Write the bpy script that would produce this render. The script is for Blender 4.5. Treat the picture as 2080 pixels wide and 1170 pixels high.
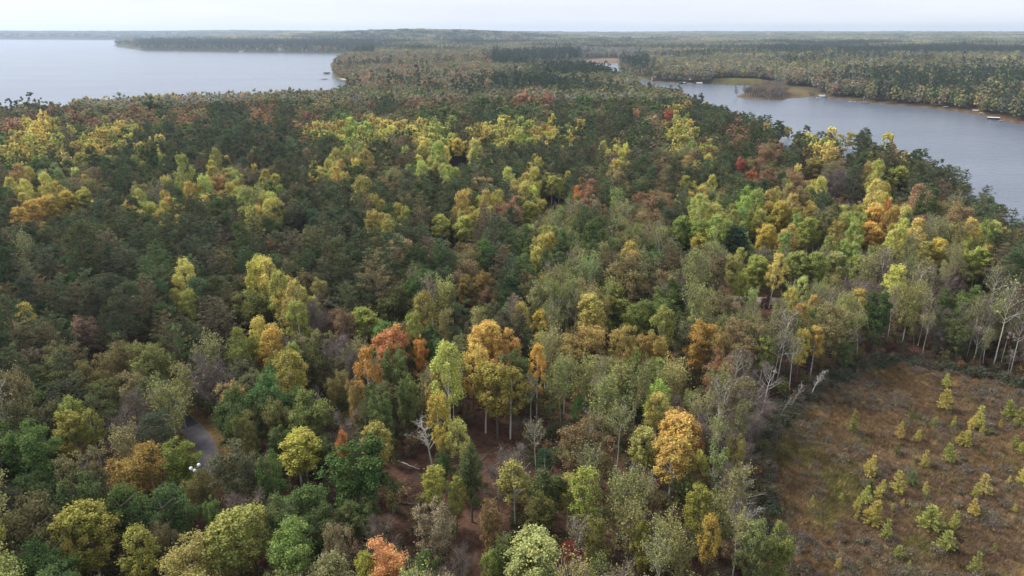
import bpy, math, random
import numpy as np

# ------------------------------------------------------------------ scene, camera, sky, sun
for o in list(bpy.data.objects):
    bpy.data.objects.remove(o)
sc = bpy.context.scene
ROOT = sc.collection
R = math.radians
CAMZ, PITCH, FPX = 85.0, R(20.1), 1431.0        # drone height, tilt, focal length for a 2080 px wide picture

cam = bpy.data.cameras.new('camera')
cam.sensor_width = 36.0
cam.lens = 36.0 * FPX / 2080.0
cam.clip_start = 1.0
cam.clip_end = 60000.0
camo = bpy.data.objects.new('camera', cam)
camo.location = (0, 0, CAMZ)
camo.rotation_euler = (R(90) - PITCH, 0, 0)
ROOT.objects.link(camo)
sc.camera = camo

SUN_EL, SUN_AZ = R(44), R(-62)                   # azimuth from the view direction (+Y), negative = to the left
sun = bpy.data.lights.new('sun', 'SUN')
sun.energy = 3.2
sun.angle = R(18)
sun.color = (1.0, 0.94, 0.86)
suno = bpy.data.objects.new('sun', sun)
ROOT.objects.link(suno)
suno.rotation_euler = (R(90) - SUN_EL, 0, -SUN_AZ + math.pi)

w = bpy.data.worlds.new('World')
sc.world = w
w.use_nodes = True
nt = w.node_tree
nt.nodes.clear()
def N(nt, t, **kw):
    n = nt.nodes.new(t)
    for k, v in kw.items():
        setattr(n, k, v)
    return n
sky = N(nt, 'ShaderNodeTexSky', sky_type='NISHITA')
sky.sun_disc = False
sky.sun_elevation = SUN_EL
sky.sun_rotation = SUN_AZ
geo = N(nt, 'ShaderNodeTexCoord')
mp = N(nt, 'ShaderNodeMapping')
mp.inputs['Scale'].default_value = (1.0, 1.6, 9.0)
cn = N(nt, 'ShaderNodeTexNoise')
cn.inputs['Scale'].default_value = 2.3
cn.inputs['Detail'].default_value = 6.0
cn.inputs['Roughness'].default_value = 0.55
cr = N(nt, 'ShaderNodeValToRGB')
cr.color_ramp.elements[0].position = 0.30
cr.color_ramp.elements[0].color = (5.1, 5.4, 6.1, 1)
cr.color_ramp.elements[1].position = 0.68
cr.color_ramp.elements[1].color = (6.0, 6.2, 6.7, 1)
mx = N(nt, 'ShaderNodeMix', data_type='RGBA')
mx.inputs[0].default_value = 0.90
bg = N(nt, 'ShaderNodeBackground')
bg.inputs['Strength'].default_value = 0.1
ow = N(nt, 'ShaderNodeOutputWorld')
L = nt.links.new
L(geo.outputs['Generated'], mp.inputs['Vector'])
L(mp.outputs[0], cn.inputs['Vector'])
L(cn.outputs['Fac'], cr.inputs[0])
L(sky.outputs[0], mx.inputs['A'])
L(cr.outputs[0], mx.inputs['B'])
L(mx.outputs['Result'], bg.inputs['Color'])
L(bg.outputs[0], ow.inputs['Surface'])

sc.view_settings.view_transform = 'Standard'
sc.view_settings.look = 'None'
sc.view_settings.exposure = 0.74
sc.view_settings.gamma = 1.0
sc.view_settings.use_curve_mapping = False
sc.render.engine = 'CYCLES'
cy = sc.cycles
cy.max_bounces = 3
cy.diffuse_bounces = 2
cy.glossy_bounces = 2
cy.transmission_bounces = 2
cy.volume_bounces = 1
cy.transparent_max_bounces = 4

# ------------------------------------------------------------------ small maths
rng = np.random.default_rng(7)
CP, SP = math.cos(PITCH), math.sin(PITCH)

def ground_point(px, py, z):
    """world point at height z seen in direction (px, py) of the photograph"""
    u, v = (px - 1040) / FPX, -(py - 585) / FPX
    d = np.array([u, CP + v * SP, -SP + v * CP])
    t = (z - CAMZ) / d[2]
    return np.array([d[0] * t, d[1] * t])

def project(x, y, z):
    dz = z - CAMZ
    depth = y * CP - dz * SP
    up = y * SP + dz * CP
    return 1040 + FPX * x / depth, 585 - FPX * up / depth, depth

def vnoise(x, y, scale, seed=0):
    x = np.asarray(x, float) / scale + seed * 17.3
    y = np.asarray(y, float) / scale - seed * 9.1
    xi, yi = np.floor(x), np.floor(y)
    fx, fy = x - xi, y - yi
    fx, fy = fx * fx * (3 - 2 * fx), fy * fy * (3 - 2 * fy)
    def h(a, b):
        s = np.sin(a * 127.1 + b * 311.7 + seed * 74.7) * 43758.5453
        return s - np.floor(s)
    return ((h(xi, yi) * (1 - fx) + h(xi + 1, yi) * fx) * (1 - fy)
            + (h(xi, yi + 1) * (1 - fx) + h(xi + 1, yi + 1) * fx) * fy)

def fbm(x, y, scale, seed=0):
    return (vnoise(x, y, scale, seed) + .5 * vnoise(x, y, scale / 2.1, seed + 1) + .25 * vnoise(x, y, scale / 4.3, seed + 2)) / 1.75

def sdist(P, poly):
    """signed distance, positive outside the polygon"""
    poly = np.asarray(poly)
    d2 = np.full(len(P), 1e18)
    inside = np.zeros(len(P), bool)
    for i in range(len(poly)):
        a, b = poly[i], poly[(i + 1) % len(poly)]
        e = b - a
        ap = P - a
        t = np.clip((ap @ e) / (e @ e), 0, 1)
        q = ap - t[:, None] * e
        d2 = np.minimum(d2, (q * q).sum(1))
        c = (a[1] > P[:, 1]) != (b[1] > P[:, 1])
        if abs(b[1] - a[1]) > 1e-9:
            xs = a[0] + (P[:, 1] - a[1]) * (b[0] - a[0]) / (b[1] - a[1])
            inside ^= c & (P[:, 0] < xs)
    d = np.sqrt(d2)
    return np.where(inside, -d, d)

def smooth_poly(pts, n=4):
    """Catmull-Rom rounding of a closed outline"""
    pts = np.asarray(pts)
    out = []
    m = len(pts)
    for i in range(m):
        p0, p1, p2, p3 = pts[i - 1], pts[i], pts[(i + 1) % m], pts[(i + 2) % m]
        for k in range(n):
            t = k / n
            out.append(.5 * (2 * p1 + (p2 - p0) * t + (2 * p0 - 5 * p1 + 4 * p2 - p3) * t * t + (3 * p1 - p0 - 3 * p2 + p3) * t ** 3))
    return np.array(out)

# ------------------------------------------------------------------ shorelines, bog and roads (world outlines)
TT = 21.0                                         # height of the tree tops that hide the near shores
wide_lake = [ground_point(x, y, TT) for x, y in
             [(-900, 235), (-300, 222), (0, 214), (110, 209), (145, 203), (240, 199), (300, 193), (400, 192), (520, 188), (620, 183), (690, 181)]]
wide_lake += [ground_point(x, y, 0) for x, y in
              [(718, 174), (716, 170), (700, 164.5), (683, 159), (676, 152), (676, 142), (682, 133), (702, 123), (742, 115), (785, 110.5), (600, 108), (400, 104.5),
               (290, 103), (283, 100), (238, 94.5), (233, 92), (290, 91), (335, 87), (425, 81.8), (0, 79.8), (-400, 79.4), (-1400, 79)]]
wide_lake = np.array(wide_lake)
narrow_lake = [ground_point(x, y, TT) for x, y in
               [(1310, 172), (1345, 173), (1385, 181), (1420, 200), (1440, 210), (1500, 227), (1560, 243), (1600, 260), (1680, 270), (1760, 285), (1830, 300),
                (1880, 313), (1920, 338), (1960, 361), (2000, 388), (2040, 409), (2080, 434), (2160, 490), (2400, 640)]]
narrow_lake += [ground_point(x, y, 0) for x, y in
                [(2500, 330), (2140, 262), (2060, 250), (2030, 244), (1980, 232.5), (1940, 226), (1880, 219), (1800, 212), (1730, 205), (1660, 196.5), (1610, 193),
                 (1580, 183), (1540, 173.5), (1500, 172), (1440, 171), (1380, 170), (1330, 166.5), (1310, 163.5), (1296, 158.5), (1280, 154), (1262, 147),
                 (1256, 138), (1256, 128.5), (1200, 129), (1110, 131), (1060, 131.5), (1040, 140), (1100, 151.5), (1200, 161), (1240, 171), (1268, 176), (1292, 182)]]
narrow_lake = np.array(narrow_lake)
island = smooth_poly([ground_point(x, y, 0) for x, y in
                      [(1497, 197), (1520, 201), (1550, 203), (1585, 204), (1600, 200), (1640, 197), (1640, 187), (1600, 182), (1560, 181), (1530, 184), (1508, 191)]], 3)
GZ = 5.0
bog = smooth_poly([ground_point(x, y, GZ) for x, y in
                   [(1530, 1400), (1545, 1170), (1560, 1060), (1552, 960), (1568, 880), (1640, 815), (1700, 775), (1760, 750), (1830, 741), (1920, 752),
                    (2000, 768), (2100, 790), (2350, 830), (2600, 1000), (2500, 1400)]], 4)
beach = np.array([ground_point(x, y, .3) for x, y in [(724, 175), (716, 168), (700, 163.5), (690, 160), (700, 161.5), (722, 166), (735, 174)]])
marsh = np.array([ground_point(x, y, .5) for x, y in [(1445, 171), (1500, 172), (1545, 173), (1590, 186), (1640, 196), (1655, 194), (1630, 188), (1590, 180), (1555, 170), (1500, 167.5), (1455, 168)]])
brown_meadow = np.array([ground_point(x, y, 1) for x, y in [(1165, 130), (1256, 128), (1262, 124), (1215, 124.5), (1170, 128)]])
FIELDS = [[(1480, 80.5), (1560, 80.5), (1562, 84), (1478, 84)], [(1640, 81), (1850, 80), (1860, 82.5), (1640, 83)], [(1780, 86.5), (1900, 86), (1905, 90.5), (1785, 90)],
          [(1250, 81), (1320, 80.7), (1320, 83.5), (1250, 84)], [(600, 78.2), (665, 78), (665, 79.8), (600, 79.8)], [(2010, 88), (2110, 87), (2120, 93), (2015, 93)],
          [(1375, 84), (1420, 84), (1425, 87), (1372, 87)]]
FIELDS = [np.array([ground_point(x, y, 18.) for x, y in f]) for f in FIELDS]

HILLS = [(-760, 5000, 900, 420, 42), (-200, 5300, 900, 500, 22), (1500, 10600, 2500, 500, 16), (4500, 11200, 3000, 700, 18), (6900, 9800, 2500, 600, 14),
         (-1900, 3700, 1300, 260, 12), (-7000, 9300, 4000, 600, 14), (-2500, 11500, 3000, 600, 8), (3000, 8600, 1800, 400, 8)]

def terrain(x, y):
    x = np.atleast_1d(np.asarray(x, float)); y = np.atleast_1d(np.asarray(y, float))
    P = np.stack([x, y], 1)
    s = np.minimum(sdist(P, wide_lake), sdist(P, narrow_lake))
    s = np.maximum(s, np.minimum(-sdist(P, island) * .45, 4.0))
    r = np.hypot(x, y)
    base = GZ + 1.6 * (fbm(x, y, 160, 3) - .5) * np.clip((r - 60) / 200, 0, 1)
    base += np.clip((r - 1600) / 9000, 0, 1.2) * 24 + np.clip((r - 900) / 1500, 0, 1) * 17 * (fbm(x, y, 1300, 5) - .45)
    base += np.clip((r - 6000) / 3000, 0, 1) * 55 * (fbm(x, y, 2400, 9) - .42)
    for hx, hy, sx, sy, h in HILLS:
        base += h * np.exp(-((x - hx) / sx) ** 2 - ((y - hy) / sy) ** 2)
    base = np.maximum(base, 2.5)
    land = base * (1 - np.exp(-np.maximum(s, 0) / 14.0)) + .15
    return np.where(s > 0, land, -np.minimum(4.0, -s * .22)), s

def tz(x, y):
    return float(terrain(x, y)[0][0])

left_road = np.array([ground_point(x, y, GZ) for x, y in [(300, 770), (325, 800), (345, 825), (372, 856), (398, 882), (416, 908), (424, 940), (420, 968)]])
right_road = np.array([ground_point(x, y, GZ) for x, y in [(1230, 585), (1330, 596), (1450, 607), (1560, 612), (1680, 618), (1800, 633), (1900, 655), (2000, 672), (2200, 700)]])
glade_road = np.array([ground_point(x, y, GZ) for x, y in [(1660, 398), (1710, 408), (1745, 412), (1790, 420)]])

def curve(pts, n=8):
    pts = np.asarray(pts); out = []
    for i in range(len(pts) - 1):
        p0, p1, p2, p3 = pts[max(i - 1, 0)], pts[i], pts[i + 1], pts[min(i + 2, len(pts) - 1)]
        for k in range(n):
            t = k / n
            out.append(.5 * (2 * p1 + (p2 - p0) * t + (2 * p0 - 5 * p1 + 4 * p2 - p3) * t * t + (3 * p1 - p0 - 3 * p2 + p3) * t ** 3))
    out.append(pts[-1])
    return np.array(out)
ROADS = [curve(left_road), curve(right_road), curve(glade_road)]

def road_dist(P, rd):
    d2 = np.full(len(P), 1e18)
    for a, b in zip(rd[:-1], rd[1:]):
        e = b - a
        t = np.clip(((P - a) @ e) / (e @ e), 0, 1)
        q = P - a - t[:, None] * e
        d2 = np.minimum(d2, (q * q).sum(1))
    return np.sqrt(d2)

# ------------------------------------------------------------------ materials
def lin(c):
    return tuple(((v / 255) / 12.92 if v <= 10 else ((v / 255 + .055) / 1.055) ** 2.4) for v in c)

MATS = {}
def mat_new(name):
    m = bpy.data.materials.new(name)
    m.use_nodes = True
    m.node_tree.nodes.clear()
    MATS[name] = m
    return m, m.node_tree

def plain(name, rgb, rough=.8, noise=.25, scale=3., metal=0.):
    m, t = mat_new(name)
    o = N(t, 'ShaderNodeOutputMaterial'); b = N(t, 'ShaderNodeBsdfPrincipled')
    b.inputs['Roughness'].default_value = rough
    b.inputs['Metallic'].default_value = metal
    n = N(t, 'ShaderNodeTexNoise'); n.inputs['Scale'].default_value = scale; n.inputs['Detail'].default_value = 4
    tc = N(t, 'ShaderNodeTexCoord')
    r = N(t, 'ShaderNodeValToRGB')
    c = lin(rgb)
    r.color_ramp.elements[0].color = tuple(v * (1 - noise) for v in c) + (1,)
    r.color_ramp.elements[1].color = tuple(min(1, v * (1 + noise)) for v in c) + (1,)
    r.color_ramp.elements[0].position = .3; r.color_ramp.elements[1].position = .7
    t.links.new(tc.outputs['Object'], n.inputs['Vector'])
    t.links.new(n.outputs['Fac'], r.inputs[0]); t.links.new(r.outputs[0], b.inputs['Base Color'])
    t.links.new(b.outputs[0], o.inputs[0])
    return m

def foliage(name, spread, trans):
    """leaf colour = the tree's own colour, varied from leaf to leaf and clump to clump"""
    m, t = mat_new(name)
    o = N(t, 'ShaderNodeOutputMaterial')
    a = N(t, 'ShaderNodeAttribute', attribute_type='INSTANCER', attribute_name='color')
    v = N(t, 'ShaderNodeAttribute', attribute_type='GEOMETRY', attribute_name='leafvar')
    sp = N(t, 'ShaderNodeSeparateXYZ')
    hs = N(t, 'ShaderNodeHueSaturation')
    mr = N(t, 'ShaderNodeMapRange'); mr.inputs['To Min'].default_value = 1 - spread; mr.inputs['To Max'].default_value = 1 + spread
    mh = N(t, 'ShaderNodeMapRange'); mh.inputs['To Min'].default_value = .5 - .018; mh.inputs['To Max'].default_value = .5 + .02
    d = N(t, 'ShaderNodeBsdfDiffuse'); tr = N(t, 'ShaderNodeBsdfTranslucent'); mxs = N(t, 'ShaderNodeMixShader')
    mxs.inputs[0].default_value = trans
    k = t.links.new
    k(v.outputs['Vector'], sp.inputs[0]); k(sp.outputs[0], mr.inputs['Value']); k(sp.outputs[1], mh.inputs['Value'])
    k(a.outputs['Color'], hs.inputs['Color']); k(mr.outputs[0], hs.inputs['Value']); k(mh.outputs[0], hs.inputs['Hue'])
    k(hs.outputs[0], d.inputs['Color']); k(hs.outputs[0], tr.inputs['Color'])
    k(d.outputs[0], mxs.inputs[1]); k(tr.outputs[0], mxs.inputs[2]); k(mxs.outputs[0], o.inputs[0])
    return m
LEAF = foliage('leaves', .42, .30)
NEEDLE = foliage('needles', .40, .12)
BLADE = foliage('grass_blades', .35, .2)
TWIG = plain('twigs', (116, 104, 96), .9, .2, .4)
BARK_GREY = plain('grey_bark', (104, 98, 90), .9, .3, 2)
BARK_PINE = plain('pine_bark', (112, 92, 82), .9, .3, 2)
BARK_WHITE = plain('white_bark', (214, 210, 202), .8, .18, 1.5)
DEADWOOD = plain('dead_wood', (150, 142, 132), .9, .25, 2)

# ------------------------------------------------------------------ mesh building
class MB:
    def __init__(self):
        self.q = []; self.t = []
    def quads(self, V, mat=0, var=None):
        n = len(V)
        if n:
            self.q.append((np.asarray(V, np.float32), np.full(n, mat, np.int32), np.full((n, 3), .5, np.float32) if var is None else var))
        return self
    def tris(self, V, mat=0, var=None):
        n = len(V)
        if n:
            self.t.append((np.asarray(V, np.float32), np.full(n, mat, np.int32), np.full((n, 3), .5, np.float32) if var is None else var))
        return self
    def merge(self, other, shift=0):
        self.q += [(a, m + shift, v) for a, m, v in other.q]
        self.t += [(a, m + shift, v) for a, m, v in other.t]
        return self
    def build(self, name, mats):
        V, LS, MI, VA = [], [], [], []
        off = 0
        for lst, k in ((self.q, 4), (self.t, 3)):
            for a, m, v in lst:
                V.append(a.reshape(-1, 3)); LS.append(off + np.arange(len(a)) * k); off += len(a) * k
                MI.append(m); VA.append(v)
        V = np.concatenate(V); LS = np.concatenate(LS).astype(np.int32); MI = np.concatenate(MI); VA = np.concatenate(VA).astype(np.float32)
        me = bpy.data.meshes.new(name)
        me.vertices.add(len(V)); me.vertices.foreach_set('co', V.ravel().astype(np.float32))
        me.loops.add(len(V)); me.loops.foreach_set('vertex_index', np.arange(len(V), dtype=np.int32))
        me.polygons.add(len(LS)); me.polygons.foreach_set('loop_start', LS)
        me.polygons.foreach_set('material_index', MI)
        for m in mats:
            me.materials.append(m)
        at = me.attributes.new('leafvar', 'FLOAT_VECTOR', 'FACE')
        at.data.foreach_set('vector', VA.ravel())
        me.update(calc_edges=True)
        return me
    def tube(self, pts, rad, sides=5, mat=0):
        pts = np.asarray(pts, float); rad = np.asarray(rad, float)
        d = np.gradient(pts, axis=0)
        d /= np.linalg.norm(d, axis=1)[:, None] + 1e-9
        ref = np.where(np.abs(d[:, 2:3]) > .9, [[1., 0, 0]], [[0, 0, 1.]])
        u = np.cross(d, ref); u /= np.linalg.norm(u, axis=1)[:, None] + 1e-9
        v = np.cross(d, u)
        a = np.arange(sides) / sides * 2 * np.pi
        ring = pts[:, None] + rad[:, None, None] * (np.cos(a)[None, :, None] * u[:, None] + np.sin(a)[None, :, None] * v[:, None])
        A = ring[:-1]; B = ring[1:]
        Q = np.stack([A, np.roll(A, -1, 1), np.roll(B, -1, 1), B], 2).reshape(-1, 4, 3)
        return self.quads(Q, mat)
    def box(self, x0, x1, y0, y1, z0, z1, mat=0):
        c = np.array([[x, y, z] for z in (z0, z1) for x, y in ((x0, y0), (x1, y0), (x1, y1), (x0, y1))])
        f = [(3, 2, 1, 0), (4, 5, 6, 7), (0, 1, 5, 4), (1, 2, 6, 5), (2, 3, 7, 6), (3, 0, 4, 7)]
        return self.quads(c[np.array(f)], mat)

def unit(v):
    return v / (np.linalg.norm(v, axis=-1, keepdims=True) + 1e-9)

def rdir(g, n):
    return unit(g.normal(size=(n, 3)))

def kites(pos, axis, nor, length, width):
    axis = unit(axis)
    side = unit(np.cross(axis, nor))
    l = np.asarray(length)[:, None] * .5; wd = np.asarray(width)[:, None] * .5
    return np.stack([pos - axis * l, pos + side * wd, pos + axis * l, pos - side * wd], 1)

def leaf_clumps(mb, g, C, Rr, per, size, mat=0, upbias=.45, shell=.35):
    """leaf clumps: centres C, radii Rr (n,3)"""
    n = len(C)
    idx = np.repeat(np.arange(n), per)
    d = rdir(g, len(idx))
    d[:, 2] = np.where(g.random(len(idx)) < .35, np.abs(d[:, 2]), d[:, 2])
    rad = np.minimum(np.abs(g.normal(size=len(idx))) * .42 + .38 * g.random(len(idx)) + .12, 1.35)
    pos = C[idx] + d * Rr[idx] * rad[:, None]
    nor = unit(d * .8 + np.array([0, 0, upbias]) + .75 * g.normal(size=d.shape))
    ax = np.cross(nor, rdir(g, len(idx)))
    s = size * (.7 + .6 * g.random(len(idx)))
    var = np.stack([g.random(len(idx)), np.clip(g.random(n)[idx] * .7 + .3 * g.random(len(idx)), 0, 1), np.zeros(len(idx))], 1).astype(np.float32)
    mb.quads(kites(pos, ax, nor, s * 1.25, s * .95), mat, var)

def limb(g, start, direction, length, r0, bend=.25, n=4):
    t = np.linspace(0, 1, n + 1)[:, None]
    side = g.normal(size=3) * bend * length * .35
    p = start + direction * length * t + (t * t) * side + np.array([0, 0, .18 * length]) * t * t
    return p, np.linspace(r0, r0 * .28, n + 1)

def trunk_line(g, H, wob=.35, n=7):
    t = np.linspace(0, 1, n)
    w_ = np.cumsum(g.normal(size=(n, 2)) * wob * .5, 0) * t[:, None]
    return np.concatenate([w_, (t * H)[:, None]], 1)

def on_line(line, z):
    return np.array([np.interp(z, line[:, 2], line[:, 0]), np.interp(z, line[:, 2], line[:, 1]), z])

def broad(seed, H=15., rad=4.6, base=4.2, nc=126, per=140, leaf=.22, lob=.28, lo=False):
    g = np.random.default_rng(seed)
    cr_, tk = MB(), MB()
    line = trunk_line(g, H * .86, .25)
    tk.tube(line, np.linspace(.26, .05, len(line)), 6)
    for k in range(4 if lo else 11):
        z = base * .75 + (H * .8 - base * .75) * g.random()
        a = g.random() * 6.28
        p, r_ = limb(g, on_line(line, z), unit(np.array([math.cos(a), math.sin(a), .7])), rad * (.6 + .4 * g.random()), .1)
        tk.tube(p, r_, 4)
    nl = int(g.integers(5, 9))
    la = np.arange(nl) / nl * 6.28 + g.normal(size=nl) * .45
    lr = rad * (.30 + .45 * g.random(nl)); lr[0] *= .25
    lh = H * (.80 + .22 * g.random(nl)) * (1 - .10 * (lr / rad)); lh[0] = H
    lw = rad * (.36 + .26 * g.random(nl))
    own = g.integers(0, nl, nc)
    tt = g.random(nc) ** .8
    lb = base + (H - base) * .28 * g.random(nl) * (lr < rad * .5)
    zz = lb[own] + tt * (lh[own] - lb[own])
    prof = np.sin(np.pi * np.clip(.16 + .76 * tt, 0, 1)) ** .7
    a = g.random(nc) * 6.28
    q = lw[own] * prof * np.sqrt(g.random(nc)) * (1 + lob * g.normal(size=nc) * .5)
    out = lr[own] * (.55 + .5 * np.sqrt(tt))
    C = np.stack([np.cos(la[own]) * out + np.cos(a) * q, np.sin(la[own]) * out + np.sin(a) * q, zz], 1)
    cs = rad * .20 * (.65 + .75 * g.random(nc))
    leaf_clumps(cr_, g, C, np.stack([cs, cs, cs * .9], 1), per, leaf)
    return cr_, tk

def aspen(seed, H=18., rad=2.5, base=7.5, nc=58, per=145, leaf=.205, lo=False):
    g = np.random.default_rng(seed)
    cr_, tk = MB(), MB()
    line = trunk_line(g, H * .92, .22)
    tk.tube(line, np.linspace(.17, .035, len(line)), 5)
    for k in range(3 if lo else 9):
        z = base * .85 + (H * .85 - base * .85) * g.random()
        a = g.random() * 6.28
        p, r_ = limb(g, on_line(line, z), unit(np.array([math.cos(a), math.sin(a), 1.1])), rad * (.7 + .4 * g.random()), .055)
        tk.tube(p, r_, 3)
    t = g.random(nc) ** .85
    prof = np.sin(np.pi * np.clip(.14 + .80 * t, 0, 1)) ** .75
    a = g.random(nc) * 6.28
    rr = rad * prof * (.35 + .65 * g.random(nc) ** .5)
    C = np.stack([np.cos(a) * rr, np.sin(a) * rr, base + t * (H - base - .4)], 1)
    C[:, :2] += np.stack([np.interp(C[:, 2], line[:, 2], line[:, i]) for i in (0, 1)], 1)
    C[:, :2] *= (1 + .12 * np.sin(C[:, 2:3] * 1.3 + seed))
    cs = .5 + .45 * g.random(nc)
    leaf_clumps(cr_, g, C, np.stack([cs * .9, cs * .9, cs * 1.35], 1), per, leaf)
    return cr_, tk

def twiggy(seed, H=15., rad=3.0, base=4.5, limbs=13, twigs=1900, leaves=0, leaf=.22, tr=.15, lo=False, wob=.45, forks=4, twlen=1.25, tww=.045):
    """slim tree with open branches, many fine twigs and few or no leaves"""
    g = np.random.default_rng(seed)
    cr_, tk = MB(), MB()
    line = trunk_line(g, H * .93, wob)
    tk.tube(line, np.linspace(tr, .02, len(line)), 5)
    P, D = [], []
    for k in range(limbs):
        z = base + (H * .88 - base) * (k + g.random()) / limbs
        a = g.random() * 6.28
        f = 1 - .65 * (z - base) / (H - base)
        dr = unit(np.array([math.cos(a), math.sin(a), .75 + .5 * g.random()]))
        p, r_ = limb(g, on_line(line, z), dr, rad * f * (.85 + .5 * g.random()) * 1.25, tr * .42 * (.5 + .5 * f), .35)
        if not lo:
            tk.tube(p, r_, 3)
        P.append(p); D.append(np.repeat(dr[None], len(p), 0))
        for j in range(forks):
            s = p[1 + g.integers(0, len(p) - 1)]
            dr2 = unit(dr + .75 * g.normal(size=3) + np.array([0, 0, .25]))
            p2, r2 = limb(g, s, dr2, rad * f * (.3 + .35 * g.random()), tr * .2, .3, 3)
            if not lo:
                tk.tube(p2, r2, 3)
            P.append(p2); D.append(np.repeat(dr2[None], len(p2), 0))
    P = np.concatenate(P); D = np.concatenate(D)
    i = g.integers(0, len(P), twigs)
    d = unit(D[i] + .8 * g.normal(size=(twigs, 3)) + np.array([0, 0, .25]))
    s = P[i] + .25 * g.normal(size=(twigs, 3))
    ln = twlen * (.5 + .8 * g.random(twigs))[:, None]
    sd = unit(np.cross(d, rdir(g, twigs))) * tww * .5
    cr_.tris(np.stack([s - sd, s + sd, s + d * ln + .12 * g.normal(size=(twigs, 3))], 1), 1)
    if leaves:
        i = g.integers(0, twigs, leaves)
        pos = s[i] + d[i] * ln[i] * g.random((leaves, 1)) + .16 * g.normal(size=(leaves, 3))
        nor = unit(g.normal(size=(leaves, 3)) + np.array([0, 0, .5]))
        sz = leaf * (.7 + .6 * g.random(leaves))
        var = np.stack([g.random(leaves), g.random(leaves), np.zeros(leaves)], 1).astype(np.float32)
        cr_.quads(kites(pos, np.cross(nor, rdir(g, leaves)), nor, sz * 1.25, sz), 0, var)
    return cr_, tk

def white_pine(seed, H=21., rad=3.6, base=5., per=20, step=1.05, nl=.62, nw=.13, lo=False):
    g = np.random.default_rng(seed)
    cr_, tk = MB(), MB()
    line = trunk_line(g, H * .97, .16)
    tk.tube(line, np.linspace(.26, .04, len(line)), 6)
    C, S, AX = [], [], []
    z = base
    while z < H - .4:
        t = (z - base) / (H - base)
        nb = 3 + int(g.integers(0, 3)) if t < .9 else 3
        a0 = g.random() * 6.28
        for b in range(nb):
            if g.random() < .12:
                continue
            a = a0 + b * 6.28 / nb + g.normal() * .25
            ln = (rad * (1 - t ** 1.5) * (.55 + .55 * g.random()) + .55) * (.75 + .5 * min(1, t * 4))
            dr = unit(np.array([math.cos(a), math.sin(a), .05 + .5 * t]))
            p, r_ = limb(g, on_line(line, z), dr, ln, .06 * (1 - .6 * t), .2, 3)
            if not lo:
                tk.tube(p, r_, 3)
            m = max(2, int(ln / .62))
            for q in np.linspace(.38, 1.0, m):
                c = np.array([np.interp(q, np.linspace(0, 1, len(p)), p[:, i]) for i in range(3)])
                C.append(c + g.normal(size=3) * np.array([.12, .12, .05])); S.append(.34 + .30 * (1 - abs(q - .7)) * (1 - .4 * t)); AX.append(dr)
        z += step * (.75 + .5 * g.random())
    C = np.array(C); S = np.array(S); AX = np.array(AX)
    n = len(C)
    i = np.repeat(np.arange(n), per)
    d = rdir(g, len(i)) * np.array([1, 1, .45])
    pos = C[i] + d * S[i][:, None] * (.4 + .8 * g.random(len(i)))[:, None]
    ax = unit(d * .9 + AX[i] * .8 + np.array([0, 0, .45]) + .3 * g.normal(size=d.shape))
    nor = unit(np.array([0, 0, 1.]) + .6 * g.normal(size=d.shape))
    sz = nl * (.6 + .6 * g.random(len(i)))
    var = np.stack([g.random(len(i)), np.clip(g.random(n)[i] * .8 + .2 * g.random(len(i)), 0, 1), np.zeros(len(i))], 1).astype(np.float32)
    cr_.quads(kites(pos, ax, nor, sz, np.full(len(i), nw) * (.8 + .5 * g.random(len(i)))), 0, var)
    return cr_, tk

def red_pine(seed, H=21., rad=2.6, base=8.5, nc=50, per=100, nl=.5, nw=.13, lo=False):
    g = np.random.default_rng(seed)
    cr_, tk = MB(), MB()
    line = trunk_line(g, H * .95, .14)
    tk.tube(line, np.linspace(.22, .05, len(line)), 6)
    for k in range(0 if lo else 16):
        z = base * .8 + (H * .9 - base * .8) * g.random()
        a = g.random() * 6.28
        p, r_ = limb(g, on_line(line, z), unit(np.array([math.cos(a), math.sin(a), .25])), rad * (.5 + .5 * g.random()), .05)
        tk.tube(p, r_, 3)
    t = g.random(nc)
    prof = np.sin(np.pi * (.12 + .80 * t)) ** .6
    a = g.random(nc) * 6.28
    rr = rad * prof * (.3 + .7 * g.random(nc) ** .5)
    C = np.stack([np.cos(a) * rr, np.sin(a) * rr, base + t * (H - base - .5)], 1)
    cs = .55 + .45 * g.random(nc)
    i = np.repeat(np.arange(nc), per)
    d = rdir(g, len(i))
    pos = C[i] + d * (cs[i] * (.45 + .6 * g.random(len(i))))[:, None] * np.array([1, 1, .72])
    ax = unit(d + np.array([0, 0, .55]) + .35 * g.normal(size=d.shape))
    nor = unit(d + .8 * g.normal(size=d.shape) + np.array([0, 0, .3]))
    sz = nl * (.6 + .6 * g.random(len(i)))
    var = np.stack([g.random(len(i)), np.clip(g.random(nc)[i] * .8 + .2 * g.random(len(i)), 0, 1), np.zeros(len(i))], 1).astype(np.float32)
    cr_.quads(kites(pos, ax, nor, sz, np.full(len(i), nw)), 0, var)
    return cr_, tk

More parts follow.
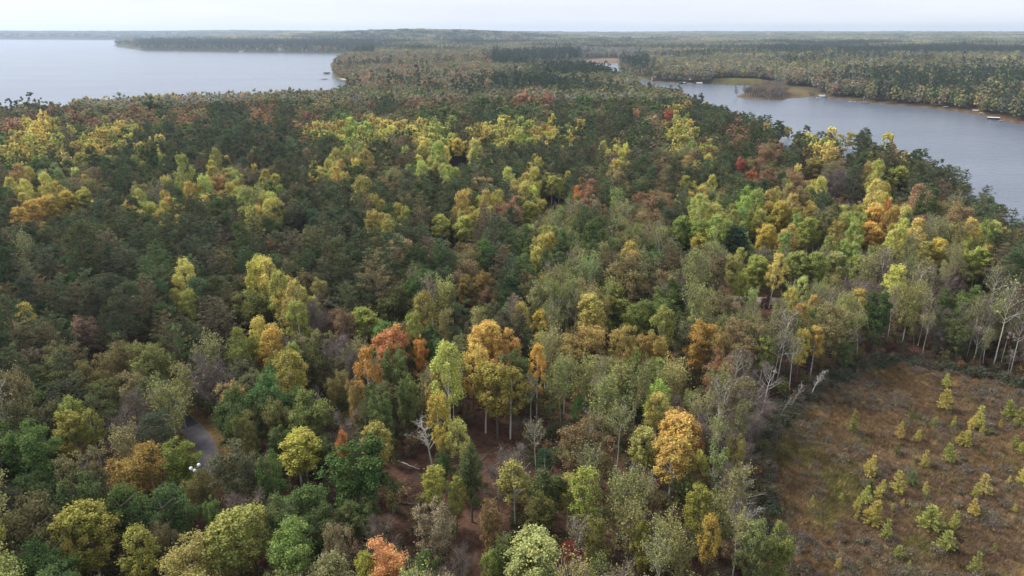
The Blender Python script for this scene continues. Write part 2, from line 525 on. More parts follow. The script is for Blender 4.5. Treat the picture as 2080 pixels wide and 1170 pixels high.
def larch(seed, H=4.2, rad=1.15):
    g = np.random.default_rng(seed)
    cr_, tk = MB(), MB()
    line = trunk_line(g, H * .96, .1)
    tk.tube(line, np.linspace(.055, .012, len(line)), 4)
    C, AX = [], []
    for z in np.arange(.45, H - .15, .2):
        t = z / H
        for b in range(int(g.integers(4, 8))):
            a = g.random() * 6.28
            ln = rad * (1 - t) ** .75 * (.5 + .7 * g.random()) + .08
            dr = unit(np.array([math.cos(a), math.sin(a), .15 + .5 * t]))
            for q in np.linspace(.25, 1, max(2, int(ln / .17))):
                C.append(on_line(line, z) + dr * ln * q + np.array([0, 0, .1 * ln * q])); AX.append(dr)
    C = np.array(C); AX = np.array(AX)
    i = np.repeat(np.arange(len(C)), 9)
    d = rdir(g, len(i))
    pos = C[i] + .1 * d
    var = np.stack([g.random(len(i)), g.random(len(C))[i], np.zeros(len(i))], 1).astype(np.float32)
    cr_.quads(kites(pos, unit(d + AX[i] + np.array([0, 0, .3])), rdir(g, len(i)), np.full(len(i), .24), np.full(len(i), .07)), 0, var)
    return cr_, tk

def bush(seed, H=1.9, rad=1.5, per=26, nc=22, leaf=.2):
    g = np.random.default_rng(seed)
    cr_, tk = MB(), MB()
    a = g.random(nc) * 6.28
    rr = rad * np.sqrt(g.random(nc)) * .75
    C = np.stack([np.cos(a) * rr, np.sin(a) * rr, H * (.25 + .55 * g.random(nc)) * (1 - .35 * (rr / rad) ** 2)], 1)
    cs = .38 + .22 * g.random(nc)
    leaf_clumps(cr_, g, C, np.stack([cs, cs, cs], 1), per, leaf)
    for k in range(9):
        e = C[k]
        tk.tube(np.array([[e[0] * .15, e[1] * .15, -.1], e * .6, e]), [.03, .022, .01], 3)
    n = 160
    s = C[g.integers(0, nc, n)] + .3 * g.normal(size=(n, 3))
    d = unit(g.normal(size=(n, 3)) * .6 + np.array([0, 0, 1.]))
    sd = unit(np.cross(d, rdir(g, n))) * .016
    cr_.tris(np.stack([s - sd, s + sd, s + d * .8], 1), 1)
    return cr_, tk

def tuft(seed, n=46, h=.75, sp=.42, wd=.045):
    g = np.random.default_rng(seed)
    mb = MB()
    s = np.concatenate([g.normal(size=(n, 2)) * sp * .5, np.full((n, 1), -.05)], 1)
    d = unit(np.concatenate([g.normal(size=(n, 2)) * .55, np.ones((n, 1))], 1))
    sd = unit(np.cross(d, rdir(g, n))) * wd * .5
    ln = h * (.5 + .7 * g.random((n, 1)))
    var = np.stack([g.random(n), g.random(n), np.zeros(n)], 1).astype(np.float32)
    mb.tris(np.stack([s - sd, s + sd, s + d * ln], 1), 0, var)
    return mb

def patch(seed, conifer, size=36., n=15):
    """a piece of far woodland: a handful of low-detail crowns"""
    g = np.random.default_rng(seed)
    mb = MB()
    c = (g.random((n, 2)) - .5) * size
    for x, y in c:
        H = 13 + 7 * g.random()
        rad = (2.6 if conifer else 4.3) * (.8 + .4 * g.random())
        m = 34
        d = rdir(g, m)
        t = (d[:, 2] + 1) / 2
        pr = (1.15 - t) if conifer else np.sqrt(np.clip(1 - (d[:, 2] * .9) ** 2, 0.1, 1))
        a = np.arctan2(d[:, 1], d[:, 0])
        pos = np.stack([x + np.cos(a) * rad * pr, y + np.sin(a) * rad * pr, H * (.3 + .68 * t)], 1)
        nor = unit(np.stack([np.cos(a), np.sin(a), .5 + d[:, 2]], 1) + .5 * g.normal(size=(m, 3)))
        var = np.stack([g.random(m), np.full(m, g.random()), np.zeros(m)], 1).astype(np.float32)
        mb.quads(kites(pos, np.cross(nor, rdir(g, m)), nor, np.full(m, 3.2), np.full(m, 2.6)), 0, var)
    return mb

# ------------------------------------------------------------------ linking helpers
def link(name, me, parent=None):
    o = bpy.data.objects.new(name, me)
    ROOT.objects.link(o)
    if parent is not None:
        o.parent = parent
    return o

def tag(o, label=None, cat=None, group=None, kind=None):
    if label: o['label'] = label
    if cat: o['category'] = cat
    if group: o['group'] = group
    if kind: o['kind'] = kind
    return o

def thing(name, loc, rz, label, cat, group=None):
    o = bpy.data.objects.new(name, None)
    ROOT.objects.link(o)
    o.location = loc
    o.rotation_euler = (0, 0, rz)
    o.empty_display_size = .3
    return tag(o, label, cat, group)

# ------------------------------------------------------------------ the setting: ground, lakes, roads
def build_ground():
    az = np.radians(np.concatenate([np.arange(-180, -48, 6.), np.arange(-48, 48, .2), np.arange(48, 180.1, 6.)]))
    rr = np.concatenate([[.5, 15, 35, 50], np.geomspace(62, 15500, 400)])
    A, Q = np.meshgrid(az, rr)
    X, Y = (Q * np.sin(A)).ravel(), (Q * np.cos(A)).ravel()
    Z, s = terrain(X, Y)
    P = np.stack([X, Y], 1)
    nr, na = A.shape
    b = sdist(P, bog)
    Z = np.where(b < 0, Z - np.minimum(.8, -b * .08), Z)
    col = np.tile(np.array(lin((84, 64, 54))), (len(X), 1))
    n1 = fbm(X, Y, 14, 11)[:, None]
    col = col * (.7 + .7 * n1)
    far = np.clip((np.hypot(X, Y) - 700) / 800, 0, 1)[:, None]
    col = col * (1 - far) + far * np.array(lin((86, 88, 62)))
    m1 = fbm(X, Y, 22, 21); m2 = fbm(X, Y, 7, 23)
    bc = np.array(lin((96, 84, 66)))[None] * (1 - m1[:, None]) + np.array(lin((112, 88, 52)))[None] * m1[:, None]
    bc = bc * (.6 + .7 * m2[:, None])
    k = np.clip(.5 - b / 2.5, 0, 1)[:, None]
    col = col * (1 - k) + bc * k
    def put(poly, rgb, soft):
        nonlocal col
        kk = np.clip(.5 - sdist(P, poly) / soft, 0, 1)[:, None]
        col = col * (1 - kk) + np.array(lin(rgb)) * kk
    put(beach, (205, 192, 168), 3.)
    put(marsh, (104, 92, 66), 12.)
    put(brown_meadow, (124, 108, 94), 20.)
    for f in FIELDS:
        put(f, (206, 204, 158), 60.)
    # bare earth and stones along the water's edge
    kk = np.clip(1 - np.abs(s - 1.2) / 3.0, 0, 1)[:, None] * .7
    col = col * (1 - kk) + np.array(lin((118, 102, 84))) * kk
    for rd, wd in zip(ROADS, (9., 10., 6.)):
        m = np.hypot(X, Y) < 420
        d = np.full(len(X), 1e3)
        d[m] = road_dist(P[m], rd)
        kk = np.clip(1 - d / wd, 0, 1)[:, None] * .75
        col = col * (1 - kk) + np.array(lin((112, 98, 58))) * kk
    i = np.arange(nr - 1)[:, None] * na + np.arange(na - 1)[None]
    F = np.stack([i, i + 1, i + na + 1, i + na], -1).reshape(-1, 4)[:, ::-1]
    me = bpy.data.meshes.new('ground')
    me.vertices.add(len(X)); me.vertices.foreach_set('co', np.stack([X, Y, Z], 1).astype(np.float32).ravel())
    me.loops.add(F.size); me.loops.foreach_set('vertex_index', F.ravel().astype(np.int32))
    me.polygons.add(len(F)); me.polygons.foreach_set('loop_start', (np.arange(len(F)) * 4).astype(np.int32))
    a = me.attributes.new('soil', 'FLOAT_COLOR', 'POINT')
    a.data.foreach_set('color', np.concatenate([col, np.ones((len(col), 1))], 1).astype(np.float32).ravel())
    me.update(calc_edges=True)
    me.polygons.foreach_set('use_smooth', np.ones(len(F), bool))
    m, t = mat_new('soil')
    o = N(t, 'ShaderNodeOutputMaterial'); bs = N(t, 'ShaderNodeBsdfDiffuse'); at = N(t, 'ShaderNodeAttribute', attribute_name='soil')
    tc = N(t, 'ShaderNodeTexCoord'); n = N(t, 'ShaderNodeTexNoise'); n.inputs['Scale'].default_value = .9; n.inputs['Detail'].default_value = 8; n.inputs['Roughness'].default_value = .7
    r = N(t, 'ShaderNodeMapRange'); r.inputs['From Min'].default_value = .3; r.inputs['From Max'].default_value = .7
    r.inputs['To Min'].default_value = .45; r.inputs['To Max'].default_value = 1.5
    h = N(t, 'ShaderNodeHueSaturation')
    k = t.links.new
    k(tc.outputs['Object'], n.inputs['Vector']); k(n.outputs['Fac'], r.inputs['Value']); k(r.outputs[0], h.inputs['Value']); k(at.outputs['Color'], h.inputs['Color'])
    bp = N(t, 'ShaderNodeBump'); bp.inputs['Strength'].default_value = .6; bp.inputs['Distance'].default_value = .3
    k(n.outputs['Fac'], bp.inputs['Height']); k(bp.outputs[0], bs.inputs['Normal'])
    k(h.outputs[0], bs.inputs['Color']); k(bs.outputs[0], o.inputs[0])
    me.materials.append(m)
    tag(link('ground', me), 'brown leaf-strewn forest floor and rolling land out to the hills', kind='structure')

def build_water():
    m, t = mat_new('lake_water')
    o = N(t, 'ShaderNodeOutputMaterial'); b = N(t, 'ShaderNodeBsdfPrincipled')
    b.inputs['Base Color'].default_value = (.13, .155, .20, 1)
    b.inputs['Roughness'].default_value = .2
    b.inputs['IOR'].default_value = 1.33
    tc = N(t, 'ShaderNodeTexCoord')
    k = t.links.new
    mp1 = N(t, 'ShaderNodeMapping'); mp1.inputs['Scale'].default_value = (.055, .15, 1); mp1.inputs['Rotation'].default_value = (0, 0, R(18))
    n1 = N(t, 'ShaderNodeTexNoise'); n1.inputs['Scale'].default_value = 1.; n1.inputs['Detail'].default_value = 7; n1.inputs['Roughness'].default_value = .68
    mp2 = N(t, 'ShaderNodeMapping'); mp2.inputs['Scale'].default_value = (.004, .012, 1); mp2.inputs['Rotation'].default_value = (0, 0, R(12))
    n2 = N(t, 'ShaderNodeTexNoise'); n2.inputs['Scale'].default_value = 1.; n2.inputs['Detail'].default_value = 4
    r2 = N(t, 'ShaderNodeMapRange'); r2.inputs['From Min'].default_value = .35; r2.inputs['From Max'].default_value = .65
    r2.inputs['To Min'].default_value = .45; r2.inputs['To Max'].default_value = 1.0
    bp = N(t, 'ShaderNodeBump'); bp.inputs['Distance'].default_value = 1.25
    k(tc.outputs['Object'], mp1.inputs[0]); k(mp1.outputs[0], n1.inputs[0]); k(tc.outputs['Object'], mp2.inputs[0]); k(mp2.outputs[0], n2.inputs[0])
    k(n2.outputs['Fac'], r2.inputs['Value']); k(r2.outputs[0], bp.inputs['Strength']); k(n1.outputs['Fac'], bp.inputs['Height'])
    k(bp.outputs[0], b.inputs['Normal']); k(b.outputs[0], o.inputs[0])
    mb = MB(); s = 15000.
    mb.quads(np.array([[(-s, 150, 0), (s, 150, 0), (s, 14900, 0), (-s, 14900, 0)]]))
    tag(link('lake', mb.build('lake', [m])), 'pale rippled water of the wide lake and the narrow lake', kind='structure')

def ribbon(name, rd, width, mat, label, lift=.05):
    d = np.gradient(rd, axis=0); d /= np.linalg.norm(d, axis=1)[:, None]
    nrm = np.stack([-d[:, 1], d[:, 0]], 1)
    A, B = rd + nrm * width / 2, rd - nrm * width / 2
    za = terrain(A[:, 0], A[:, 1])[0]; zb = terrain(B[:, 0], B[:, 1])[0]
    z = np.maximum(np.maximum(za, zb), terrain(rd[:, 0], rd[:, 1])[0]) + lift
    A3 = np.concatenate([A, z[:, None]], 1); B3 = np.concatenate([B, z[:, None]], 1)
    mb = MB()
    mb.quads(np.stack([B3[:-1], B3[1:], A3[1:], A3[:-1]], 1)[:, ::-1])
    return tag(link(name, mb.build(name, [mat])), label, kind='structure')

build_ground()
build_water()
ASPHALT = plain('asphalt', (92, 88, 92), .9, .22, .8)
ASPHALT_NEW = plain('dark_asphalt', (52, 50, 54), .85, .2, .8)
GRAVEL = plain('gravel', (146, 130, 128), .95, .18, .7)
SHOULDER = plain('gravel_shoulder', (108, 94, 80), .95, .3, 2)
ribbon('road', ROADS[0][:29], 3.8, ASPHALT_NEW, 'dark asphalt stretch of road running into the pines', .07)
ribbon('road', ROADS[0][28:], 3.8, ASPHALT, 'grey older asphalt road bend among maples', .07)
ribbon('road_shoulder', ROADS[0], 4.2, SHOULDER, 'thin pale shoulder along the road bend', .055)
ribbon('track', ROADS[1], 6.5, GRAVEL, 'pale gravel track through the birch wood', .08)
ribbon('path', ROADS[2], 3.0, GRAVEL, 'short bit of path in the pine glade by the narrow lake', .08)

# ------------------------------------------------------------------ tree forms
GAIN, SAT = 1.15, .80
PAL = dict(P=(90, 101, 64), W=(110, 107, 78), G=(92, 114, 60), g=(118, 120, 78), Y=(176, 176, 74), A=(150, 174, 74), y=(212, 184, 74), o=(156, 112, 78), O=(212, 136, 70),
           r=(178, 66, 52), n=(146, 120, 78), b=(150, 142, 68), t=(130, 118, 114), k=(74, 88, 52), l=(150, 164, 56))
KIND_OF = dict(P='pine_tree', W='pine_tree', G='maple_tree', g='oak_tree', Y='aspen_tree', A='aspen_tree', y='aspen_tree', o='maple_tree', O='maple_tree', r='maple_tree', n='oak_tree', b='birch_tree', t='bare_tree')
RADIUS = dict(pine_tree=2.2, maple_tree=2.9, oak_tree=2.8, aspen_tree=1.9, birch_tree=1.5, bare_tree=1.9)
HEIGHT = dict(pine_tree=20.5, maple_tree=15., oak_tree=14.5, aspen_tree=18., birch_tree=15., bare_tree=13.5)
GROW = dict(pine_tree=.90, maple_tree=1.08, oak_tree=1.08, aspen_tree=1., birch_tree=1.06, bare_tree=.9)
CROWNW = dict(pine_tree=5.6, maple_tree=7.9, oak_tree=7.7, aspen_tree=4.5, birch_tree=5.2, bare_tree=6.0)

FORMS = {}
def add_forms(kind, gens, barks, leafmat):
    FORMS[kind] = []
    for i, (mk, bk) in enumerate(zip(gens, barks)):
        c, t = mk
        FORMS[kind].append(dict(crown=c.build('crown', [leafmat, TWIG]), trunk=t.build('trunk', [bk]),
                                whole=MB().merge(c).merge(t, 2).build(kind, [leafmat, TWIG, bk])))
add_forms('pine_tree', [white_pine(1), white_pine(2, rad=4.0, H=21), white_pine(3, rad=3.1, H=20), red_pine(4), red_pine(5, rad=3.0, base=7.5), red_pine(6, rad=2.4, base=9.5, H=20.5)], [BARK_PINE] * 6, NEEDLE)
add_forms('maple_tree', [broad(11), broad(12, rad=4.2, base=3.2), broad(13, rad=5.0, lob=.35), broad(14, rad=4.4, base=5.0, lob=.4, H=15.5), broad(15, rad=3.7, base=3.0, H=16.5), broad(16, rad=5.2, base=3.5, H=14)], [BARK_GREY] * 6, LEAF)
add_forms('oak_tree', [broad(21, per=110, nc=110, H=14.5, lob=.38), broad(22, rad=4.9, per=100, nc=118, H=14, lob=.42), broad(23, rad=4.2, per=105, nc=105, H=14.5, base=3.5, lob=.4)], [BARK_GREY] * 3, LEAF)
add_forms('aspen_tree', [aspen(31), aspen(32, rad=2.8, base=6.5), aspen(33, rad=2.3, base=8.5), aspen(34, rad=2.6, base=7, H=17.5)], [BARK_GREY, BARK_GREY, BARK_WHITE, BARK_WHITE], LEAF)
add_forms('birch_tree', [twiggy(41, leaves=1300, twigs=750, tr=.15, base=8), twiggy(42, leaves=2200, twigs=750, rad=2.4, H=16, tr=.15, base=7), twiggy(43, leaves=420, twigs=900, rad=2.6, tr=.15, base=8), twiggy(44, leaves=2600, twigs=800, rad=3.2, base=4.0, H=14)],
          [BARK_WHITE, DEADWOOD, BARK_WHITE, BARK_GREY], LEAF)
add_forms('bare_tree', [twiggy(51, H=13.5, rad=3.2, twigs=2600, base=3.0), twiggy(52, H=13, rad=3.6, twigs=2800, base=2.5, tr=.13), twiggy(53, H=14, rad=2.6, twigs=900, base=5.5, tr=.2), twiggy(54, H=12, rad=3.2, twigs=3000, base=2.2, leaves=250, forks=5)],
          [BARK_GREY, DEADWOOD, BARK_WHITE, BARK_GREY], LEAF)
add_forms('larch_sapling', [larch(61), larch(62, rad=1.4), larch(63, rad=.95, H=4.4)], [BARK_GREY] * 3, NEEDLE)
add_forms('shrub', [bush(71), bush(72, H=2.3), bush(73, H=1.5, rad=1.8)], [BARK_GREY] * 3, LEAF)
# lighter forms for the forest beyond the trees one can tell apart
LO = dict(pine_tree=[white_pine(81, per=7, step=1.5, nl=1.0, nw=.34, lo=True), red_pine(82, per=44, nc=46, nl=.75, nw=.26, lo=True), red_pine(83, rad=3.0, base=7.5, per=44, nc=46, nl=.75, nw=.26, lo=True)],
          maple_tree=[broad(84, nc=44, per=26, leaf=.85, lo=True), broad(85, nc=44, per=26, leaf=.85, rad=4.9, lob=.4, lo=True)],
          oak_tree=[broad(86, nc=40, per=22, leaf=.8, H=14.5, lob=.4, lo=True), broad(87, nc=40, per=22, leaf=.8, H=14, rad=4.9, lob=.4, lo=True)],
          aspen_tree=[aspen(88, nc=30, per=26, leaf=.75, lo=True), aspen(89, nc=30, per=26, leaf=.75, rad=2.8, base=6.5, lo=True)],
          birch_tree=[twiggy(90, leaves=500, twigs=330, leaf=.45, tww=.12, lo=True), twiggy(91, leaves=420, twigs=360, leaf=.45, tww=.12, lo=True)],
          bare_tree=[twiggy(92, H=13.5, rad=3.2, twigs=700, base=3, tww=.13, lo=True, twlen=1.5), twiggy(93, H=13, rad=3.6, twigs=700, base=2.5, tww=.13, lo=True, twlen=1.5)])
BK = dict(pine_tree=BARK_PINE, maple_tree=BARK_GREY, oak_tree=BARK_GREY, aspen_tree=BARK_GREY, birch_tree=BARK_WHITE, bare_tree=BARK_GREY)
LO = {k: [MB().merge(c).merge(t, 2).build(k, [NEEDLE if k == 'pine_tree' else LEAF, TWIG, BK[k]]) for c, t in v] for k, v in LO.items()}

def leafcol(rgb):
    c = np.array(lin(rgb)) * GAIN
    c = c * (np.array([.93, 1.10, 1.05]) if c[0] > c[1] * 1.08 else np.array([.98, 1., 1.]) if c.max() < .155 and c[1] > c[0] * 1.05 and c[2] > .3 * c[1] else np.array([1.14, .98, .92]))
    l = c @ np.array([.3, .59, .11])
    return l + (c - l) * SAT

def tint(rgb, g, spread=.16):
    c = leafcol(rgb)
    c = c * math.exp(g.normal() * spread) * np.exp(g.normal(size=3) * spread * .45)
    return tuple(np.clip(c, 0, .85)) + (1.,)

# ------------------------------------------------------------------ scatter: one object of many instances, for what nobody could count
def scatter(name, meshes, pos, rot, scl, idx, col, label):
    col_ = bpy.data.collections.new(name + '_forms')
    for i, me in enumerate(meshes):
        col_.objects.link(bpy.data.objects.new('%s_form_%02d' % (name, i), me))
    n = len(pos)
    me = bpy.data.meshes.new(name)
    me.vertices.add(n); me.vertices.foreach_set('co', np.asarray(pos, np.float32).ravel())
    for nm, ty, key, arr in (('rot', 'FLOAT_VECTOR', 'vector', rot), ('scl', 'FLOAT_VECTOR', 'vector', scl), ('color', 'FLOAT_COLOR', 'color', col)):
        a = me.attributes.new(nm, ty, 'POINT'); a.data.foreach_set(key, np.asarray(arr, np.float32).ravel())
    a = me.attributes.new('form', 'INT', 'POINT'); a.data.foreach_set('value', np.asarray(idx, np.int32))
    me.update()
    o = link(name, me)
    tag(o, label, kind='stuff')
    g = bpy.data.node_groups.new(name, 'GeometryNodeTree')
    g.interface.new_socket('Geometry', in_out='INPUT', socket_type='NodeSocketGeometry')
    g.interface.new_socket('Geometry', in_out='OUTPUT', socket_type='NodeSocketGeometry')
    gi, go = g.nodes.new('NodeGroupInput'), g.nodes.new('NodeGroupOutput')
    ip = g.nodes.new('GeometryNodeInstanceOnPoints'); ci = g.nodes.new('GeometryNodeCollectionInfo')
    ci.inputs['Collection'].default_value = col_
    ci.inputs['Separate Children'].default_value = True
    ci.inputs['Reset Children'].default_value = True
    ip.inputs['Pick Instance'].default_value = True
    def na(nm, ty):
        x = g.nodes.new('GeometryNodeInputNamedAttribute'); x.data_type = ty; x.inputs['Name'].default_value = nm; return x
    e = g.nodes.new('FunctionNodeEulerToRotation')
    k = g.links.new
    k(gi.outputs[0], ip.inputs['Points']); k(ci.outputs[0], ip.inputs['Instance']); k(na('form', 'INT').outputs[0], ip.inputs['Instance Index'])
    k(na('rot', 'FLOAT_VECTOR').outputs[0], e.inputs[0]); k(e.outputs[0], ip.inputs['Rotation']); k(na('scl', 'FLOAT_VECTOR').outputs[0], ip.inputs['Scale'])
    k(ip.outputs[0], go.inputs[0])
    md = o.modifiers.new('instances', 'NODES'); md.node_group = g
    return o

# ------------------------------------------------------------------ what grows where (one letter per 40 px of the photograph, from the pictures of the stand)
MAP_Y0, CELL = 110, 40
MAP = """
~~~~~~~~~~~~~~~~~goonoonggg|gGPPPPPPnggGG|GGGGPGGPgggGg
~~~~~~~~~~~~~~~~~Pgnonongn|onYgYGPPGnnnt|tnnonPngPPgPP
oonoonngonnooogGnngPgonnGn|oonGGgGPPPPPP|ntnPPnPbPPPPG
ngooogooGogPPoPogGnggGGnPG|GnPGgPngYPPPP|PPPPPPPPPPPPP
oyYgGYYPPGPPPPPoYAAyYyAPYY|AYYPPgPgYnPoP|PPyPPPPPPPPPP
YYYPYYPYPPgPPPPPPgYPPYyynP|PPPPPyPggYPPn|oPynPPyPPPPPP
PGGgnPPGPPnYggPPYYGnPAAPPP|PYPPnnPonPPPo|nPytPYPPPPPPP
PyyyyPngPYYYYYPPPPPPnPPPnP|YYPoPPonPYbPP|YoYPoyPPPPPPP
PPPPPPPYYPPPPYPPPPPYYPPYYo|PbbGnbnoPAYAY|YYgYAYYonbPPP
PPPPPPPPPPPPPPPPPPPYPPPnPP|gYbGPbnbGAYAy|YYAgYPynbYyPP
PPPPPPPPPPPPPPoPPPPPnPPgGP|GYGbPbbGPbbYP|YAbAYttbbYYPP
PPPPPPPPPPPPgYPgPPPPgGPnoP|gnbbbYgnPbtAb|AbbbtttnttgbP
PPPPPPPPPyPPGGYYPPPnGgbooG|PnbbbyGGGtbtb|bybbtytbttGbP
PPPPoPPPPPPgYyYGnnYGGgPnbP|Pyb.byGGAobbb|byobtbbbtGbtb
PnPoPPPPPPPGYyYYYtYoOgGPOO|PyP.YyGynynnb|bGybbttbtbgbt
PPgPPgGGPttGyyYGGgtoogPgYO|OPb.nYyynoont|GbnbGttbtbbPb
PPPPgPgGPttGYgGGGgnGGbbPYY|GbbbbbGbbbbtt|btbbttbbbttbb
nbtPPPtPttgGGGGYGGnGgbYPYY|gbGGbbgYbbttt|tbbbbbbbbbbbb
bgGYPPtPP.GGGgGGGgnGGtbYPY|bbGbbbgynPtbt|ttttttttttttt
GGGtgYPP.gGGggYYGoGYbtbYbt|b.GgbPbYybbbt|ttttttttttttt
GGGtYnGGgbGYYGYYGGG..bG.tt|bGYb.bYyYbbtt|ttttttttttttt
GGtPYnGGGbbGGGGGGGG.b.YGtt|YGbYb.bybbbtt|ttttttttttttt
gPgYGGPGGbGGGGGGGGGg.nnGtb|YbGYGbbtbYbtt|ttttttttttttt
ggYYGGYPGYYYGGGGGngt.nntbg|YGGYbbtbtYYbt|ttttttttttttt
YgYGPYYGYYYYGGGGnntttnntnn|GGYbGGYtbYYbt|GGttttttttttt
bgGGPYYYYYYGGGGnnygGGontYG|GGnbGbYbttYnG|GGttttttttttt
bgGGPYYYYYYGGGGnnygGGontYG|GGnbGbYbttYnG|GGttttttttttt
"""
MAP = [l.replace('|', '') for l in MAP.strip().splitlines()]
for i, l in enumerate(MAP):
    if len(l) != 52:
        MAP[i] = (l + l[-1] * 52)[:52]
MAP = np.array([list(l) for l in MAP])

def stand_letter(px, py, g):
    c = np.clip(((px + g.normal(size=len(px)) * 13) // CELL).astype(int), 0, 51)
    r_ = np.clip(((py + g.normal(size=len(px)) * 9 - MAP_Y0) // CELL).astype(int), 0, len(MAP) - 1)
    return MAP[r_, c]

